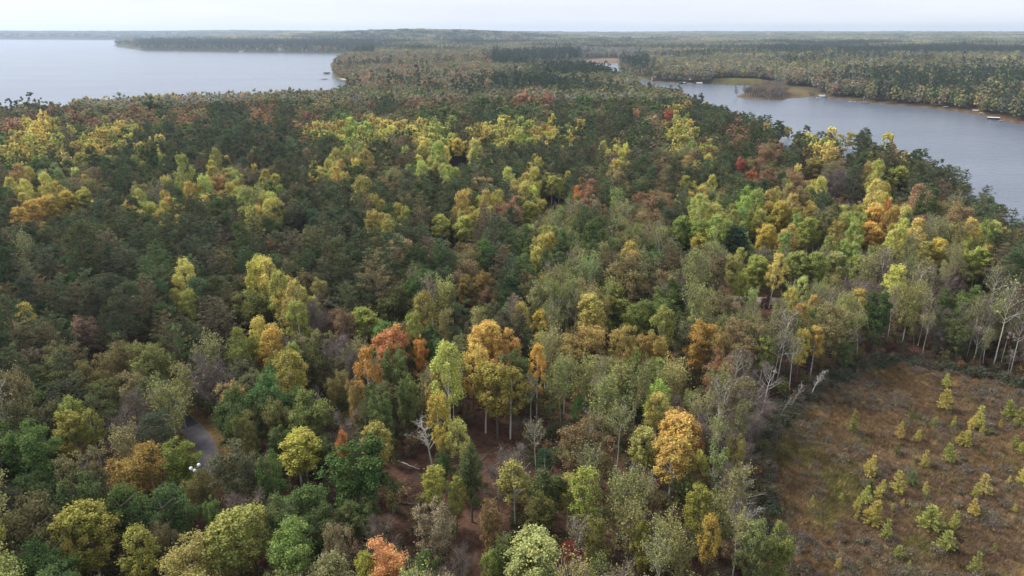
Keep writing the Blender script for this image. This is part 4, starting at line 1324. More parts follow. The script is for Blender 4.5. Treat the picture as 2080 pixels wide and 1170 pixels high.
# ------------------------------------------------------------------ underbrush, bog grass, reeds, island thicket
def under():
    g = np.random.default_rng(23)
    forms = []
    for k, (H_, rd, tw, lv) in enumerate([(2.6, 1.1, 260, 420), (3.4, 1.0, 240, 520), (1.9, 1.2, 300, 160), (4.2, 1.3, 340, 700), (2.2, 1.0, 320, 0)]):
        c, t = twiggy(201 + k, H=H_, rad=rd, base=.35, limbs=7, twigs=tw, leaves=lv, leaf=.2, tr=.03, lo=True, forks=2, twlen=.8, tww=.035)
        forms.append(MB().merge(c).merge(t, 2).build('underbrush', [LEAF, TWIG, BARK_GREY]))
    x, y, r = wedge(50, 400, 2.15, g)
    z, s = terrain(x, y); P = np.stack([x, y], 1)
    px, py, _ = project(x, y, z + 1)
    ok = (s > 2) & (sdist(P, bog) > 1.)
    for rd, wd in zip(ROADS, (4.4, 3.9, 2.4)):
        ok &= road_dist(P, rd) > wd
    let = stand_letter(px, py - 25, g)
    keep = np.where(let == 'P', .35, np.where(let == '.', .3, np.where((let == 'b') | (let == 't'), .5, .72)))
    ok &= (g.random(len(x)) < keep) & (fbm(x, y, 16, 41) > .36)
    x, y, z, let = x[ok], y[ok], z[ok], let[ok]
    n = len(x)
    pal = [(112, 108, 56), (132, 114, 58), (132, 96, 62), (96, 106, 56), (148, 134, 62), (118, 88, 62)]
    col = np.array([tint(pal[i], g, .2) for i in g.choice(6, n, p=[.24, .2, .16, .18, .1, .12])])
    k = np.exp(g.normal(size=n) * .25) * .9
    scatter('underbrush', forms, np.stack([x, y, z - .05], 1), np.stack([g.normal(size=n) * .08, g.normal(size=n) * .08, g.random(n) * 6.28], 1), np.stack([k, k, k], 1),
            g.choice(5, n, p=[.3, .26, .16, .18, .1]), col, 'brown and olive undergrowth on the forest floor')
    return n
def bog_grass():
    g = np.random.default_rng(29)
    forms = [tuft(211), tuft(212, h=.95, n=40), tuft(213, h=.6, sp=.5), tuft(214, h=.85, n=56)]
    forms = [f.build('bog_grass', [BLADE]) for f in forms]
    x, y, r = wedge(60, 330, .62, g, R(42))
    P = np.stack([x, y], 1)
    ok = x > 20
    x, y, P = x[ok], y[ok], P[ok]
    b = sdist(P, bog)
    ok = b < .3
    x, y, P, b = x[ok], y[ok], P[ok], b[ok]
    z = terrain(x, y)[0] - np.minimum(.8, np.maximum(-b, 0) * .08)
    n1 = fbm(x, y, 24, 51); n2 = fbm(x, y, 9, 53); n3 = g.random(len(x))
    rim = np.clip(1 + b / 16, 0, 1) * .5 + np.clip((n1 - .45) * 3, 0, 1) * .6
    A = np.array(lin((128, 108, 88))); B = np.array(lin((146, 116, 74))); C = np.array(lin((118, 112, 70))); D = np.array(lin((158, 138, 98)))
    col = A[None] * (1 - rim[:, None]) + B[None] * rim[:, None]
    kk = np.clip((n2 - .55) * 5, 0, 1)[:, None]
    col = col * (1 - kk) + C * kk
    kk = (n3 > .88)[:, None] * .8
    col = col * (1 - kk) + D * kk
    col *= np.exp(g.normal(size=(len(x), 1)) * .3) * (.55 + .9 * fbm(x, y, 4.5, 57))[:, None]
    k = (.75 + .6 * g.random(len(x))) * (.65 + .6 * n2)
    n = len(x)
    scatter('bog_grass', forms, np.stack([x, y, z], 1), np.stack([g.normal(size=n) * .1, g.normal(size=n) * .1, g.random(n) * 6.28], 1), np.stack([k * 1.2, k * 1.2, k], 1), g.integers(0, 4, n),
            np.concatenate([np.clip(col, 0, .8), np.ones((n, 1))], 1), 'matted brown and russet grass and heath of the bog')
    return n
def reeds():
    g = np.random.default_rng(31)
    forms = [tuft(221, n=60, h=1.9, sp=1.6, wd=.14).build('reeds', [BLADE]), tuft(222, n=60, h=2.3, sp=1.8, wd=.14).build('reeds', [BLADE])]
    lo, hi = marsh.min(0), marsh.max(0)
    gx, gy = np.meshgrid(np.arange(lo[0], hi[0], 1.5), np.arange(lo[1], hi[1], 1.5))
    x = (gx + (g.random(gx.shape) - .5) * 1.4).ravel(); y = (gy + (g.random(gx.shape) - .5) * 1.4).ravel()
    P = np.stack([x, y], 1)
    z, s = terrain(x, y)
    ok = (sdist(P, marsh) < 1) & (s > -3) & (sdist(P, island) > 0)
    x, y, z, P = x[ok], y[ok], np.maximum(z[ok], -.2), P[ok]
    px, py, _ = project(x, y, z)
    c = np.where((px < 1548)[:, None], leafcol((136, 138, 80))[None], leafcol((136, 112, 80))[None]) * np.exp(g.normal(size=(len(x), 1)) * .22)
    hk = np.where(px < 1545, 1.5, .6) * (.6 + .8 * fbm(x, y, 20, 5))
    scatter('reeds', forms, np.stack([x, y, z], 1), np.stack([0 * x, 0 * x, g.random(len(x)) * 6.28], 1), np.stack([hk * 0 + 1.3, hk * 0 + 1.3, hk], 1), g.integers(0, 2, len(x)),
            np.concatenate([c, np.ones((len(x), 1))], 1), 'yellow green reeds and brown sedge in the marsh by the narrow lake')
    # thicket on the little island
    lo, hi = island.min(0), island.max(0)
    x = lo[0] + g.random(900) * (hi[0] - lo[0]); y = lo[1] + g.random(900) * (hi[1] - lo[1])
    P = np.stack([x, y], 1); d = sdist(P, island)
    px, py, _ = project(x, y, np.zeros(len(x)))
    ok = (d < -2.0) & (px > 1512) & (px < 1592)
    x, y = x[ok], y[ok]; z = terrain(x, y)[0]
    k = .35 + .4 * np.clip(-d[ok] / 16, 0, 1) + .1 * g.random(len(x))
    c = np.array([tint([(140, 118, 100), (150, 120, 84), (134, 118, 112)][int(g.integers(0, 3))], g) for _ in x])
    scatter('island_thicket', LO['birch_tree'] + LO['bare_tree'], np.stack([x, y, z - .1], 1), np.stack([0 * x, 0 * x, g.random(len(x)) * 6.28], 1), np.stack([k * 1.2, k * 1.2, k], 1), g.integers(0, 4, len(x)), c,
            'brown leafless thicket covering the small island')
def heath():
    g = np.random.default_rng(37)
    forms = [bush(231 + k, H=.9, rad=.9, per=14, nc=14, leaf=.15) for k in range(3)]
    forms = [MB().merge(c).merge(t, 2).build('heath', [LEAF, TWIG, BARK_GREY]) for c, t in forms]
    x, y, r = wedge(60, 330, 1.7, g, R(42))
    P = np.stack([x, y], 1); b = sdist(P, bog)
    ok = (b < .5) & (g.random(len(x)) < .12 + .75 * np.clip((fbm(x, y, 13, 61) - .45) * 4, 0, 1) + .4 * (b > -2.5))
    x, y, b = x[ok], y[ok], b[ok]
    z = terrain(x, y)[0] - np.minimum(.8, np.maximum(-b, 0) * .08)
    pal = [(126, 104, 82), (112, 106, 70), (138, 116, 72), (112, 96, 80), (126, 126, 72)]
    n = len(x); k = .6 + .8 * g.random(n)
    scatter('heath', forms, np.stack([x, y, z], 1), np.stack([0 * x, 0 * x, g.random(n) * 6.28], 1), np.stack([k, k, k * .9], 1), g.integers(0, 3, n),
            np.array([tint(pal[i], g, .18) for i in g.choice(5, n, p=[.3, .22, .18, .22, .08])]), 'low brown and olive heath scattered through the bog grass')
print('underbrush', under(), 'bog', bog_grass()); reeds(); heath()

# ------------------------------------------------------------------ saplings on the bog, shrubs round it
SAP = """1919 787 30|1918 832 46|1730 880 46|1850 849 20|1895 866 22|1935 868 24|1825 893 38|1862 896 24|1985 872 46|1971 872 30|2048 850 38|2032 870 20|2070 868 42|1994 882 18|2006 884 16|1820 926 25|
1955 905 36|1945 902 28|1966 898 22|1928 940 40|1993 926 20|2060 910 28|2072 922 26|1877 950 34|1763 968 44|1761 1000 30|1782 1012 40|1822 1006 50|1852 987 30|1879 1006 28|1757 1024 38|1768 1066 54|
1738 1056 20|1739 1038 28|1708 1018 18|1812 1038 16|1832 1028 16|1888 1078 48|1936 1076 36|1975 1050 38|1996 1006 42|1978 1010 26|2048 985 20|2075 986 38|1798 1098 40|1918 1118 42|1820 1135 28|
1978 1166 42|1650 1022 16|1700 1156 22|2020 1120 20|2060 1040 18|1908 1002 12|2100 900 40|2110 1000 36|2100 1100 40|1845 1150 14"""
g = np.random.default_rng(43)
SAPN = {0: 'tallest yellow green larch sapling with a shadowed foot', 2: 'lone dark lime larch sapling near the west rim', 37: 'wide bushy green larch sapling on a visible stem', 36: 'tiny straw yellow larch sapling',
        31: 'tall lime larch sapling with a pale stump at its foot', 44: 'stout lime larch sapling standing apart'}
tops = []
for i, e in enumerate(SAP.replace('\n', '').split('|')):
    px, py, hp = [float(v) for v in e.split()]
    z0 = GZ - .8
    x, y = ground_point(px, py, z0)
    z0 = tz(x, y) - min(.8, max(0, -sdist(np.array([[x, y]]), bog)[0]) * .08)
    x, y = ground_point(px, py, z0)
    dep = project(x, y, z0)[2]
    Hm = hp / FPX * dep / math.cos(math.atan2(CAMZ, math.hypot(x, y)))
    tops.append((x, y, z0, Hm, i))
SAPXY = np.array([(t[0], t[1]) for t in tops])
for x, y, z0, Hm, i in tops:
    f = FORMS['larch_sapling'][i % 3]
    root = bpy.data.objects.new('larch_sapling', None); ROOT.objects.link(root)
    root.location = (x, y, z0 - .1); root.rotation_euler = (g.normal() * .04, g.normal() * .04, g.random() * 6.28)
    k = Hm / 4.2
    wide = 1.45 if i in (37, 45) else .9 + .25 * g.random()
    root.scale = (k * wide, k * wide, k)
    dull = i in (3, 15, 20, 25, 28)
    yel = i in (36, 40, 49)
    rgb = (112, 128, 76) if dull else (206, 170, 90) if yel else [(174, 178, 72), (162, 174, 70), (182, 176, 74), (144, 160, 70)][int(g.integers(0, 4))]
    hue = 'dull green' if dull else 'straw yellow' if yel else 'lime green' if rgb[1] > rgb[0] + 12 else 'yellow green'
    dd = np.hypot(SAPXY[:, 0] - x, SAPXY[:, 1] - y); dd[i] = 1e9
    rim = -sdist(np.array([[x, y]]), bog)[0]
    sz = 'tiny' if Hm < 2. else 'small' if Hm < 3. else 'medium' if Hm < 4.2 else 'tall'
    where = 'touching a neighbour' if dd.min() < 2.4 else 'with a close neighbour' if dd.min() < 4.5 else 'standing alone'
    lab = SAPN.get(i) or '%s %s larch sapling %s %s' % (sz, hue, where, 'near the bog rim' if rim < 9 else 'out on the open bog')
    tag(root, lab, 'sapling', 'larch saplings on the bog')
    link('trunk', f['trunk'], root)
    c = link('crown', f['crown'], root); c.color = tint(rgb, g, .08)

seg = np.concatenate([bog, bog[:1]])
ns = 0
for a, b in zip(seg[:-1], seg[1:]):
    e = b - a; L_ = np.linalg.norm(e); nrm = np.array([e[1], -e[0]]) / L_
    for t in np.arange(0, L_, 1.5):
        for row in range(2):
            p = a + e * (t + g.random()) / L_ + nrm * (g.random() * 4.2 - .8) * (1 if sdist((a + nrm)[None], bog)[0] > 0 else -1)
            px, py, dep = project(p[0], p[1], GZ)
            if not (1480 < px < 2110 and 700 < py < 1190) or ns >= 300:
                continue
            if py > 1000 and px < 1560 and g.random() < .5:
                continue
            f = FORMS['shrub'][int(g.integers(0, 3))]
            root = bpy.data.objects.new('shrub', None); ROOT.objects.link(root)
            k = .75 + .5 * g.random()
            root.location = (p[0], p[1], tz(p[0], p[1]) - .15); root.rotation_euler = (0, 0, g.random() * 6.28); root.scale = (k * 1.15, k * 1.15, k)
            ci = int(g.integers(0, 4))
            rgb, nm = [((76, 84, 56), 'dark olive'), ((92, 96, 66), 'grey green'), ((104, 92, 64), 'brownish'), ((66, 82, 54), 'deep green')][ci]
            d = np.hypot(HD[:, 4] - p[0], HD[:, 5] - p[1]); j = int(np.argmin(d))
            sz = 'large' if k > 1.1 else 'small' if k < .88 else 'rounded'
            lab = '%s %s shrub on the bog rim' % (sz, nm) if d[j] > 16 else '%s %s shrub below the %s' % (sz, nm, SHORT[j])
            tag(root, lab, 'shrub', 'shrubs round the bog')
            link('stems', f['trunk'], root)
            c = link('foliage', f['crown'], root); c.color = tint(rgb, g, .12)
            ns += 1

# ------------------------------------------------------------------ dead wood: the forked white birch, leaning snags, fallen logs
def dead_form(seed, H, spread, twigs, white, fork):
    g = np.random.default_rng(seed)
    cr_, tk = MB(), MB()
    line = trunk_line(g, H, .35)
    tk.tube(line, np.linspace(.02 * H * .9, .03, len(line)), 6)
    arms = []
    if fork:
        p, r_ = limb(g, on_line(line, H * .42), unit(np.array([.75, .1, .8])), H * .48, .012 * H, .15, 5)
        tk.tube(p, r_, 5); arms.append(p)
    for k in range(11):
        z = H * (.45 + .5 * (k + g.random()) / 11)
        a = g.random() * 6.28
        p, r_ = limb(g, on_line(line, z), unit(np.array([math.cos(a), math.sin(a), .55])), spread * (.5 + .6 * g.random()), .006 * H, .4)
        tk.tube(p, r_, 4); arms.append(p)
    base = list(arms)
    for p in base:
        for j in range(4):
            q = p[1 + int(g.integers(0, len(p) - 1))]
            p2, r2 = limb(g, q, unit(g.normal(size=3) + np.array([0, 0, .6])), spread * (.25 + .35 * g.random()), .0028 * H, .4, 3)
            tk.tube(p2, r2, 3); arms.append(p2)
    P = np.concatenate(arms)
    i = g.integers(0, len(P), twigs)
    d = unit(g.normal(size=(twigs, 3)) + np.array([0, 0, .4])); s = P[i]
    sd = unit(np.cross(d, rdir(g, twigs))) * .022
    cr_.tris(np.stack([s - sd, s + sd, s + d * (.4 + .7 * g.random((twigs, 1)))], 1))
    m = BARK_WHITE if white else DEADWOOD
    return cr_.build('twigs', [m]), tk.build('trunk', [m])
SNAG_FORMS = [dead_form(301, 11., 2.4, 420, True, True), dead_form(302, 10., 1.6, 200, True, False), dead_form(303, 9., 2.2, 320, False, True), dead_form(304, 10., 2.0, 260, False, False)]

def snag(bx_, by_, tx, ty, form, label):
    x, y = ground_point(bx_, by_, GZ); z = tz(x, y); x, y = ground_point(bx_, by_, z)
    dep = project(x, y, z)[2]
    dx = (tx - bx_) / FPX * dep
    dz = (by_ - ty) / FPX * dep / math.cos(math.atan2(CAMZ - z, math.hypot(x, y)))
    ln_ = math.hypot(dx, dz)
    root = bpy.data.objects.new('dead_tree', None); ROOT.objects.link(root)
    root.empty_display_size = .3
    root.location = (x, y, z - .1)
    root.rotation_euler = (0, math.atan2(dx, dz), 0)
    k = ln_ / (11., 10., 9., 10.)[form]
    root.scale = (k, k, k)
    tag(root, label, 'dead tree', 'dead standing trees')
    link('trunk', SNAG_FORMS[form][1], root); link('twigs', SNAG_FORMS[form][0], root)

for a in [(879, 952, 868, 856, 0, 'white dead birch with forked trunk and bare crown'),
          (1643, 812, 1662, 752, 1, 'slanting white snag at the north west corner of the bog'),
          (1600, 838, 1622, 780, 3, 'long pale snag bending toward the bog grass'),
          (1583, 846, 1602, 806, 3, 'short arched grey snag on the bog rim'),
          (1438, 868, 1462, 772, 3, 'thin grey snag behind the bog rim with few twigs'),
          (1490, 822, 1500, 764, 2, 'pale crooked snag with arching branches'),
          (1458, 986, 1514, 922, 2, 'reddish grey snag leaning far over'),
          (1464, 1056, 1522, 972, 2, 'large leaning grey snag with a twig fan over the bog'),
          (1484, 1080, 1536, 1030, 1, 'bare white pole leaning over the bog corner'),
          (1316, 598, 1322, 552, 1, 'slim white snag beside the gravel track'),
          (1600, 586, 1598, 538, 3, 'straight grey snag under lime aspens'),
          (1772, 556, 1790, 512, 1, 'forking white snag in mauve twigs'),
          (1812, 520, 1826, 470, 1, 'white birch pole below the apricot aspen'),
          (1795, 500, 1803, 466, 1, 'white birch pole with thin crown below the apricot aspen'),
          (1872, 622, 1884, 566, 2, 'whitish dead tree in the bare grey wood'),
          (1880, 690, 1884, 640, 2, 'ghostly pale dead tree tangled above the bog rim'),
          (2046, 765, 2042, 708, 3, 'crooked grey snag standing on the bog rim'),
          (1278, 980, 1288, 926, 1, 'short white pole beside the straw yellow aspen'),
          (1284, 1062, 1316, 976, 3, 'bowed grey pole in the thin birch wood'),
          (1066, 952, 1082, 934, 1, 'broken white stub beside the young pine'),
          (1602, 1160, 1612, 1110, 3, 'grey dead stem beside the bog corner maples')]:
    snag(*a)

def log(x0, y0, x1, y1, r0, white, label):
    a = ground_point(x0, y0, GZ); b = ground_point(x1, y1, GZ)
    za, zb = tz(*a) + r0 * .8, tz(*b) + r0 * .8
    g = np.random.default_rng(int(x0 * 7 + y0))
    n = 8; t = np.linspace(0, 1, n)
    L_ = np.linalg.norm(b - a)
    p = np.stack([a[0] + (b[0] - a[0]) * t, a[1] + (b[1] - a[1]) * t, za + (zb - za) * t], 1) - np.array([a[0], a[1], 0])
    p[1:-1, :2] += g.normal(size=(n - 2, 2)) * .05 * math.sqrt(L_)
    mb = MB(); mb.tube(p, np.linspace(r0, r0 * .4, n), 7)
    m = BARK_WHITE if white else DEADWOOD
    root = thing('fallen_log', (a[0], a[1], 0), 0, label, 'log', 'fallen logs')
    link('trunk', mb.build('trunk', [m]), root)
    for k in range(3):
        c = p[3 + k + int(g.integers(0, 2))]
        q, r_ = limb(g, c, unit(g.normal(size=3) + np.array([0, 0, .6])), .8 + 1.2 * g.random(), r0 * .35)
        mb2 = MB(); mb2.tube(q, r_, 4)
        link('branch', mb2.build('branch', [m]), root)
for a in [(788, 1022, 854, 1027, .22, False, 'long fallen log lying beside the broad dark green maple'), (806, 937, 853, 955, .14, True, 'bent pale log below the white dead birch'),
          (1250, 1087, 1293, 1109, .2, True, 'white fallen birch log near the narrow moss yellow aspen'), (1104, 850, 1146, 851, .12, False, 'thin dark log on open litter behind the vivid green pine'),
          (1124, 931, 1142, 934, .1, True, 'short pale log beside the young blue green pine'), (1727, 776, 1744, 758, .1, True, 'grey pole lying on the bog grass at the rim'),
          (785, 995, 850, 998, .1, False, 'second thinner log parallel to the long fallen log'), (480, 911, 512, 914, .1, True, 'pale stick lying beside the road bend'), (1225, 970, 1248, 972, .1, False, 'short log beneath the tall lime aspen')]:
    log(*a)

# ------------------------------------------------------------------ lamp by the road, posts
WHITE = plain('white_paint', (226, 228, 230), .45, .05, 1)
GREYM = plain('galvanised_metal', (150, 152, 154), .5, .1, 2, .4)
lx, ly = ground_point(402, 946, GZ + 12.2); lz = tz(lx, ly)
lamp = thing('street_lamp', (lx, ly, lz), .6, 'street lamp with white globe heads showing in front of the green maple', 'street lamp')
mb = MB(); mb.tube([(0, 0, 0), (0, 0, 6), (0, 0, 12)], [.11, .09, .06], 8); link('pole', mb.build('pole', [GREYM]), lamp)
for dx, dz in ((-1.1, -.1), (.15, .1), (-.6, -.75)):
    mb = MB(); mb.tube([(0, 0, 11.8 + dz * .6), (dx, 0, 12 + dz)], [.035, .035], 5); arm = link('arm', mb.build('arm', [GREYM]), lamp)
    mb = MB(); th = np.linspace(0, np.pi, 7); mb.tube(np.stack([np.full(7, dx), np.zeros(7), 12.05 + dz - .3 * np.cos(th)], 1), .02 + .28 * np.sin(th), 10)
    link('lamp_head', mb.build('lamp_head', [WHITE]), arm)
for px, py, h, lab in ((1183, 534, 1.9, 'small white marker post in the brown wood'), (1746, 404, 2.4, 'white marker post in the pine glade by the path')):
    x, y = ground_point(px, py, GZ); z = tz(x, y)
    po = thing('marker_post', (x, y, z), 0, lab, 'post')
    mb = MB(); mb.box(-.09, .09, -.09, .09, -.2, h); link('post', mb.build('post', [WHITE]), po)
    mb = MB(); mb.box(-.28, .28, -.13, -.095, h - .75, h - .1); link('sign_plate', mb.build('sign_plate', [WHITE]), po)

# ------------------------------------------------------------------ shores: docks, boat lifts, boats, cabins
WOOD = plain('weathered_planks', (150, 140, 128), .9, .2, 3)
DARK = plain('dark_canvas', (46, 48, 58), .8, .15, 3)
CREAM = plain('cream_canvas', (222, 216, 204), .8, .06, 2)
HULL = plain('white_hull', (224, 224, 222), .35, .04, 1)
BLUEHULL = plain('blue_hull', (110, 138, 160), .35, .08, 1)
ROOF_B = plain('brown_shingles', (112, 86, 76), .9, .2, 2)
ROOF_G = plain('grey_shingles', (120, 122, 130), .9, .2, 2)
WALL_B = plain('brown_siding', (132, 104, 86), .85, .15, 1)
WALL_W = plain('pale_siding', (206, 204, 198), .8, .08, 1)
WALL_BL = plain('blue_grey_siding', (140, 152, 168), .8, .08, 1)
GLASS = plain('window_glass', (44, 52, 62), .1, .05, 1)
SAND = plain('concrete', (176, 170, 160), .9, .1, 2)

def mesh(name, mat, parent, fn):
    mb = MB(); fn(mb); return link(name, mb.build(name, [mat]), parent)

def dock(px, py, rz, length, label, width=1.8):
    x, y = ground_point(px, py, .5)
    o = thing('dock', (x, y, 0), rz, label, 'dock', 'docks along the shores')
    for k in range(int(length / 1.5)):
        mesh('plank', WOOD, o, lambda m: m.box(-width / 2, width / 2, k * 1.5, k * 1.5 + 1.44, .55, .68))
    for k in range(0, int(length) + 1, 4):
        for s_ in (-1, 1):
            mesh('pile', WOOD, o, lambda m: m.tube([(s_ * (width / 2 + .08), k, -3), (s_ * (width / 2 + .08), k, 1.0)], [.08, .08], 6))
    return o

def boat_lift(px, py, rz, length, wd, top, skirt, label):
    x, y = ground_point(px, py, 0)
    o = thing('boat_lift', (x, y, 0), rz, label, 'boat lift', 'covered boat lifts')
    def roof(m):
        a = np.linspace(0, np.pi, 7)
        pr = np.stack([np.cos(a) * wd / 2, 2.75 + .55 * np.sin(a)], 1)
        for p, q in zip(pr[:-1], pr[1:]):
            m.quads(np.array([[(-length / 2, p[0], p[1]), (length / 2, p[0], p[1]), (length / 2, q[0], q[1]), (-length / 2, q[0], q[1])]]))
        m.tris(np.array([[(s_ * length / 2, p[0], p[1]), (s_ * length / 2, q[0], q[1]), (s_ * length / 2, 0, 2.75)] for s_ in (-1, 1) for p, q in zip(pr[:-1], pr[1:])]))
    r_ = mesh('canopy', top, o, roof)
    for s_ in (-1, 1):
        mesh('side_curtain', skirt, r_, lambda m: m.box(-length / 2, length / 2, s_ * (wd / 2 - .02) - .02, s_ * (wd / 2 - .02) + .02, 1.0, 2.72))
        for e in (-1, 1):
            mesh('post', GREYM, o, lambda m: m.box(e * (length / 2 - .4) - .06, e * (length / 2 - .4) + .06, s_ * (wd / 2 - .2) - .06, s_ * (wd / 2 - .2) + .06, -2, 2.7))
    boat_at(o.location.x, o.location.y, rz, min(6.5, length * .75), HULL, None, 'boat stored under the %s' % short(label))
    return o

def boat_at(x, y, rz, L_, hull, canopy, label):
    o = thing('boat', (x, y, 0), rz, label, 'boat', 'boats along the shores')
    def hl(m):
        s = np.array([-.5, -.2, .15, .36, .5]) * L_; wv = np.array([.17, .19, .17, .1, .008]) * L_
        up = np.stack([s, wv, np.full(5, .85) + np.array([0, 0, .03, .1, .2])], 1); lo = np.stack([s * .94, wv * .65, np.full(5, -.05)], 1)
        for sg in (-1, 1):
            u = up * [1, sg, 1]; l = lo * [1, sg, 1]
            m.quads(np.stack([l[:-1], l[1:], u[1:], u[:-1]], 1))
        uu, vv = up, up * [1, -1, 1]
        m.quads(np.stack([vv[:-1], vv[1:], uu[1:], uu[:-1]], 1) - [0, 0, .08])
        m.quads(np.array([[lo[0] * [1, -1, 1], lo[0], up[0], up[0] * [1, -1, 1]]]))
    mesh('hull', hull, o, hl)
    mesh('windscreen', GLASS, o, lambda m: m.quads(np.array([[(.05 * L_, -.13 * L_, .8), (.05 * L_, .13 * L_, .8), (-.02 * L_, .11 * L_, 1.35), (-.02 * L_, -.11 * L_, 1.35)]])))
    mesh('motor', DARK, o, lambda m: m.box(-.56 * L_, -.48 * L_, -.15, .15, .2, 1.25))
    if canopy:
        mesh('canopy', canopy, o, lambda m: m.box(-.35 * L_, .2 * L_, -.17 * L_, .17 * L_, 1.95, 2.08))
    return o
def boat(px, py, rz, L_, hull, canopy, label):
    x, y = ground_point(px, py, 0); return boat_at(x, y, rz, L_, hull, canopy, label)

def cabin(px, py, rz, L_, D_, H_, wall, roofm, label, zoff=None, floors=1):
    z = 3.
    for _ in range(4):
        x, y = ground_point(px, py, z); z = max(tz(x, y), .4)
    o = thing('cabin', (x, y, z), rz, label, 'cabin', 'cabins near the shores')
    mesh('wall', wall, o, lambda m: m.box(-L_ / 2, L_ / 2, -D_ / 2, D_ / 2, -1, H_) and m.tris(np.array([[(s_ * L_ / 2, -D_ / 2, H_), (s_ * L_ / 2, D_ / 2, H_), (s_ * L_ / 2, 0, H_ + D_ * .36)] for s_ in (-1, 1)])))
    def rf(m):
        for s_ in (-1, 1):
            e = np.array([(-L_ / 2 - .5, s_ * (D_ / 2 + .5), H_ - .3), (L_ / 2 + .5, s_ * (D_ / 2 + .5), H_ - .3), (L_ / 2 + .5, 0, H_ + D_ * .37 + .1), (-L_ / 2 - .5, 0, H_ + D_ * .37 + .1)])
            m.quads(np.stack([e, e + [0, 0, .16]]))
    r_ = mesh('roof', roofm, o, rf)
    mesh('chimney', SAND, r_, lambda m: m.box(L_ * .2, L_ * .2 + .7, .4, 1.1, H_ + .5, H_ + D_ * .37 + 1.2))
    for k in np.linspace(-.36, .36, 4):
        for fl in range(floors):
            wn = mesh('window', WALL_W, o, lambda m: m.box(k * L_ - .7, k * L_ + .7, -D_ / 2 - .06, -D_ / 2 + .02, 1.0 + fl * 2.7, 2.3 + fl * 2.7))
            mesh('pane', GLASS, wn, lambda m: m.box(k * L_ - .58, k * L_ + .58, -D_ / 2 - .075, -D_ / 2 - .062, 1.12 + fl * 2.7, 2.18 + fl * 2.7))
    mesh('door', WOOD, o, lambda m: m.box(-.5, .5, -D_ / 2 - .07, -D_ / 2 + .02, 0, 2.1))
    return o

boat_lift(1984, 229.5, -.42, 9.0, 3.6, CREAM, DARK, 'dark sided boat lift with cream canopy below the wooden stairs')
boat_lift(2017, 244.5, -.42, 10.5, 3.8, CREAM, DARK, 'dark sided boat lift nearest the mouth of the inlet')
boat(1999, 233.5, -.40, 12.5, HULL, CREAM, 'long white pontoon boat between the two dark boat lifts')
boat_lift(1921, 221.5, .5, 7.0, 3.2, CREAM, CREAM, 'small cream boat lift standing off the wooded bank')
dock(2028, 246, -1.0, 9, 'pale dock beside the boat lift nearest the inlet mouth')
dock(1990, 233, -.7, 10, 'grey dock between the two dark boat lifts')
dock(1921, 222, -.2, 9, 'narrow dock behind the small cream boat lift')
boat(1663, 199.5, -.3, 8.0, HULL, DARK, 'white boat with dark canopy by the brown sedge')
boat_lift(1669, 198, -.25, 8.0, 3.3, CREAM, HULL, 'white boat lift by the brown sedge')
dock(1683, 199.5, -1.3, 13, 'bleached dock beside the white boat lift')
boat(1731, 207.2, -.35, 8.5, HULL, DARK, 'white boat with dark cover below the bare earth bank')
boat(1759, 210.5, -.35, 7.5, BLUEHULL, None, 'blue boat below the bare earth bank')
dock(1742, 208, -1.2, 11, 'dock between the white and the blue boat')
fx, fy = ground_point(1753, 206, 2); fz = max(tz(fx, fy), .3)
fp = thing('flagpole', (fx, fy, fz), 0, 'white flagpole on the bare earth bank', 'flagpole')
mesh('pole', WHITE, fp, lambda m: m.tube([(0, 0, -.5), (0, 0, 7.5)], [.1, .07], 6))
mesh('flag', WHITE, fp, lambda m: m.box(.05, 1.5, -.02, .02, 6.4, 7.3))
# stairs up the bank
sx_, sy_ = ground_point(1962, 224, 1.0)
st = thing('stairs', (sx_, sy_, .6), -.7, 'grey wooden stairs climbing the wooded bank', 'stairs')
for k in range(16):
    mesh('step', WOOD, st, lambda m: m.box(-.9, .9, k * .55, k * .55 + .5, k * .3, k * .3 + .08))
for s_ in (-1, 1):
    mesh('stringer', WOOD, st, lambda m: m.quads(np.array([[(s_ * .95, 0, -.3), (s_ * .95, 8.8, 4.5), (s_ * .95, 8.8, 4.9), (s_ * .95, 0, .2)], [(s_ * 1.0, 0, -.3), (s_ * 1.0, 8.8, 4.5), (s_ * 1.0, 8.8, 4.9), (s_ * 1.0, 0, .2)]])))
    mesh('handrail', WOOD, st, lambda m: m.tube([(s_ * .97, 0, 1.0), (s_ * .97, 8.8, 5.8)], [.05, .05], 5))
cabin(1334, 160.5, .1, 17, 9, 3.4, WALL_B, ROOF_B, 'long brown cabin with brown roof at the channel')
cabin(1383, 160, -.1, 13, 9, 5.6, WALL_BL, ROOF_G, 'two storey blue grey lake house behind docks', floors=2)
cabin(1407, 161, .2, 9, 7, 3.2, WALL_W, ROOF_G, 'small pale cabin beside the lake house')
for q, (px, nm) in enumerate([(1372, 'westernmost dock below the lake house'), (1392, 'dock straight below the lake house'), (1412, 'dock below the small pale cabin'), (1428, 'dock beside the reed bed')]):
    dock(px, 171.5, .1, 18, nm, 2.4)
boat(1379, 171.0, .2, 9, HULL, DARK, 'white boat with dark canopy at the westernmost dock')
boat(1400, 171.3, .1, 9.5, HULL, CREAM, 'white pontoon with cream canopy below the lake house')
boat_lift(1420, 171.2, .1, 10, 4, CREAM, HULL, 'cream boat lift beside the reed bed')
boat_lift(1387, 170.9, .1, 9, 4, HULL, DARK, 'boat lift with white canopy below the lake house')
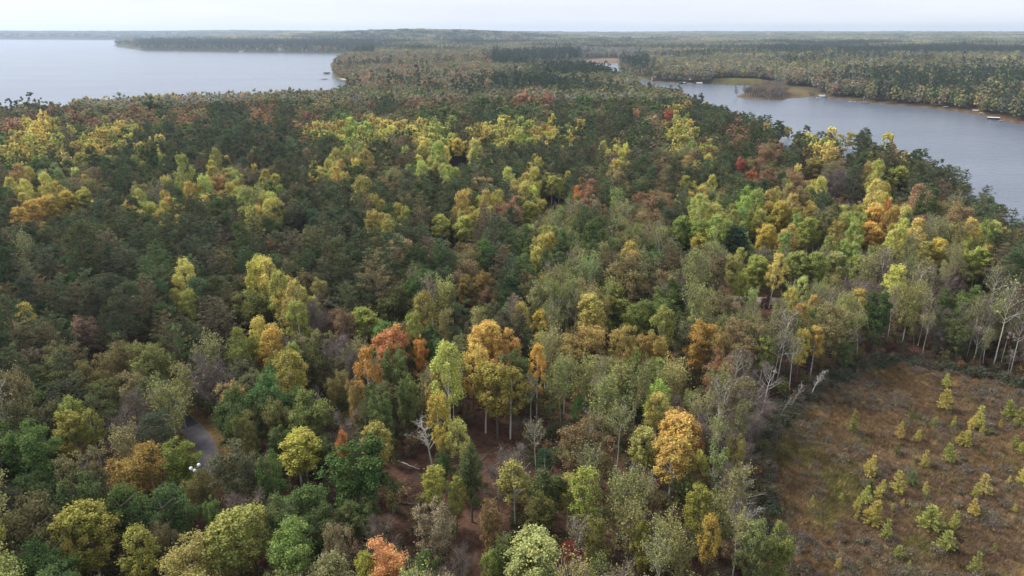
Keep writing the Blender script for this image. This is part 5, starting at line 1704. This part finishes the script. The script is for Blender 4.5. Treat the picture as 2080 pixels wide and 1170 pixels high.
# wide lake
boat_lift(664, 150.2, .1, 13, 5, DARK, DARK, 'dark boathouse lift off the wooded point')
dock(671, 150.4, 1.5, 16, 'dock running from the dark boathouse lift to shore')
dock(672, 161.6, 1.5, 24, 'low dock off the sandy bay')
boat(660, 161.4, .1, 10, BLUEHULL, DARK, 'moored boat at the end of the low dock')
boat(682, 159.6, .3, 9, HULL, None, 'white boat pulled up by the wooded point')
cabin(572, 106.8, 0, 22, 12, 5, WALL_W, ROOF_G, 'pale cabin low on the far wooded shore of the wide lake')
cabin(753, 109.8, .1, 26, 13, 5, WALL_W, ROOF_G, 'white cabin where the far wooded shore ends')
cabin(491, 106.1, 0, 18, 11, 5, WALL_W, ROOF_B, 'small white cabin with brown roof on the far wooded shore')
cabin(2031, 106, .2, 15, 10, 8, WALL_W, ROOF_G, 'tall white farmhouse alone beyond the dark plantation', floors=2)

# the two leaning trees at the tip of the island
for px, py, T, lean, lab in ((1498, 196.5, 17, -.28, 'dark leaning tree at the outer tip of the small island'), (1512, 193, 14, -.12, 'thin dark tree behind the leaning tree on the small island')):
    x, y = ground_point(px, py, .6)
    t = dict(kind='pine_tree', form=2, x=x, y=y, z=max(.2, tz(x, y)) - .2, sx=.75, sz=T / 20.5, rot=0., tilt=0., col=tint((70, 78, 66), g, .05), label=lab)
    place_tree(t)
    ROOT.objects[-1].parent.rotation_euler = (0, lean, 0)

# ------------------------------------------------------------------ masts on the far hill
for px, ytop, D, lab in ((862, 60, 5000., 'short red grey radio mast on the far hill'), (873, 55, 5050., 'middle radio mast on the far hill'), (936, 44, 5600., 'tallest radio mast beside the far hill')):
    u = (px - 1040) / FPX
    x = u * D * CP; y = D
    x = (px - 1040) / FPX * (D * CP + 30 * SP)
    z = tz(x, y)
    v = -(ytop - 585) / FPX
    ht = CAMZ + D * (-SP + v * CP) / (CP + v * SP) - z
    o = thing('radio_mast', (x, y, z), 0, lab, 'radio mast', 'radio masts on the far hill')
    for k in range(3):
        a = k * 2.094
        mesh('leg', GREYM, o, lambda m: m.tube([(1.4 * math.cos(a), 1.4 * math.sin(a), -1), (.35 * math.cos(a), .35 * math.sin(a), ht)], [.22, .12], 4))
    def lattice(m):
        for h in np.arange(3, ht, 5.):
            q = 1.4 - 1.05 * h / ht
            for k in range(3):
                a, b = k * 2.094, (k + 1) * 2.094
                m.tube([(q * math.cos(a), q * math.sin(a), h), (q * math.cos(b), q * math.sin(b), h + 2.5)], [.1, .1], 3)
    mesh('lattice', GREYM, o, lattice)

# ------------------------------------------------------------------ haze
m, t = mat_new('haze')
o = N(t, 'ShaderNodeOutputMaterial'); v = N(t, 'ShaderNodeVolumePrincipled')
v.inputs['Color'].default_value = (.66, .80, 1.0, 1)
v.inputs['Density'].default_value = 6.8e-5
v.inputs['Anisotropy'].default_value = 0.35
t.links.new(v.outputs[0], o.inputs['Volume'])
mb = MB(); mb.box(-15600, 15600, -15600, 15600, -6, 165)
tag(link('haze', mb.build('haze', [m])), 'thin blue autumn haze over lakes and forest', kind='stuff')
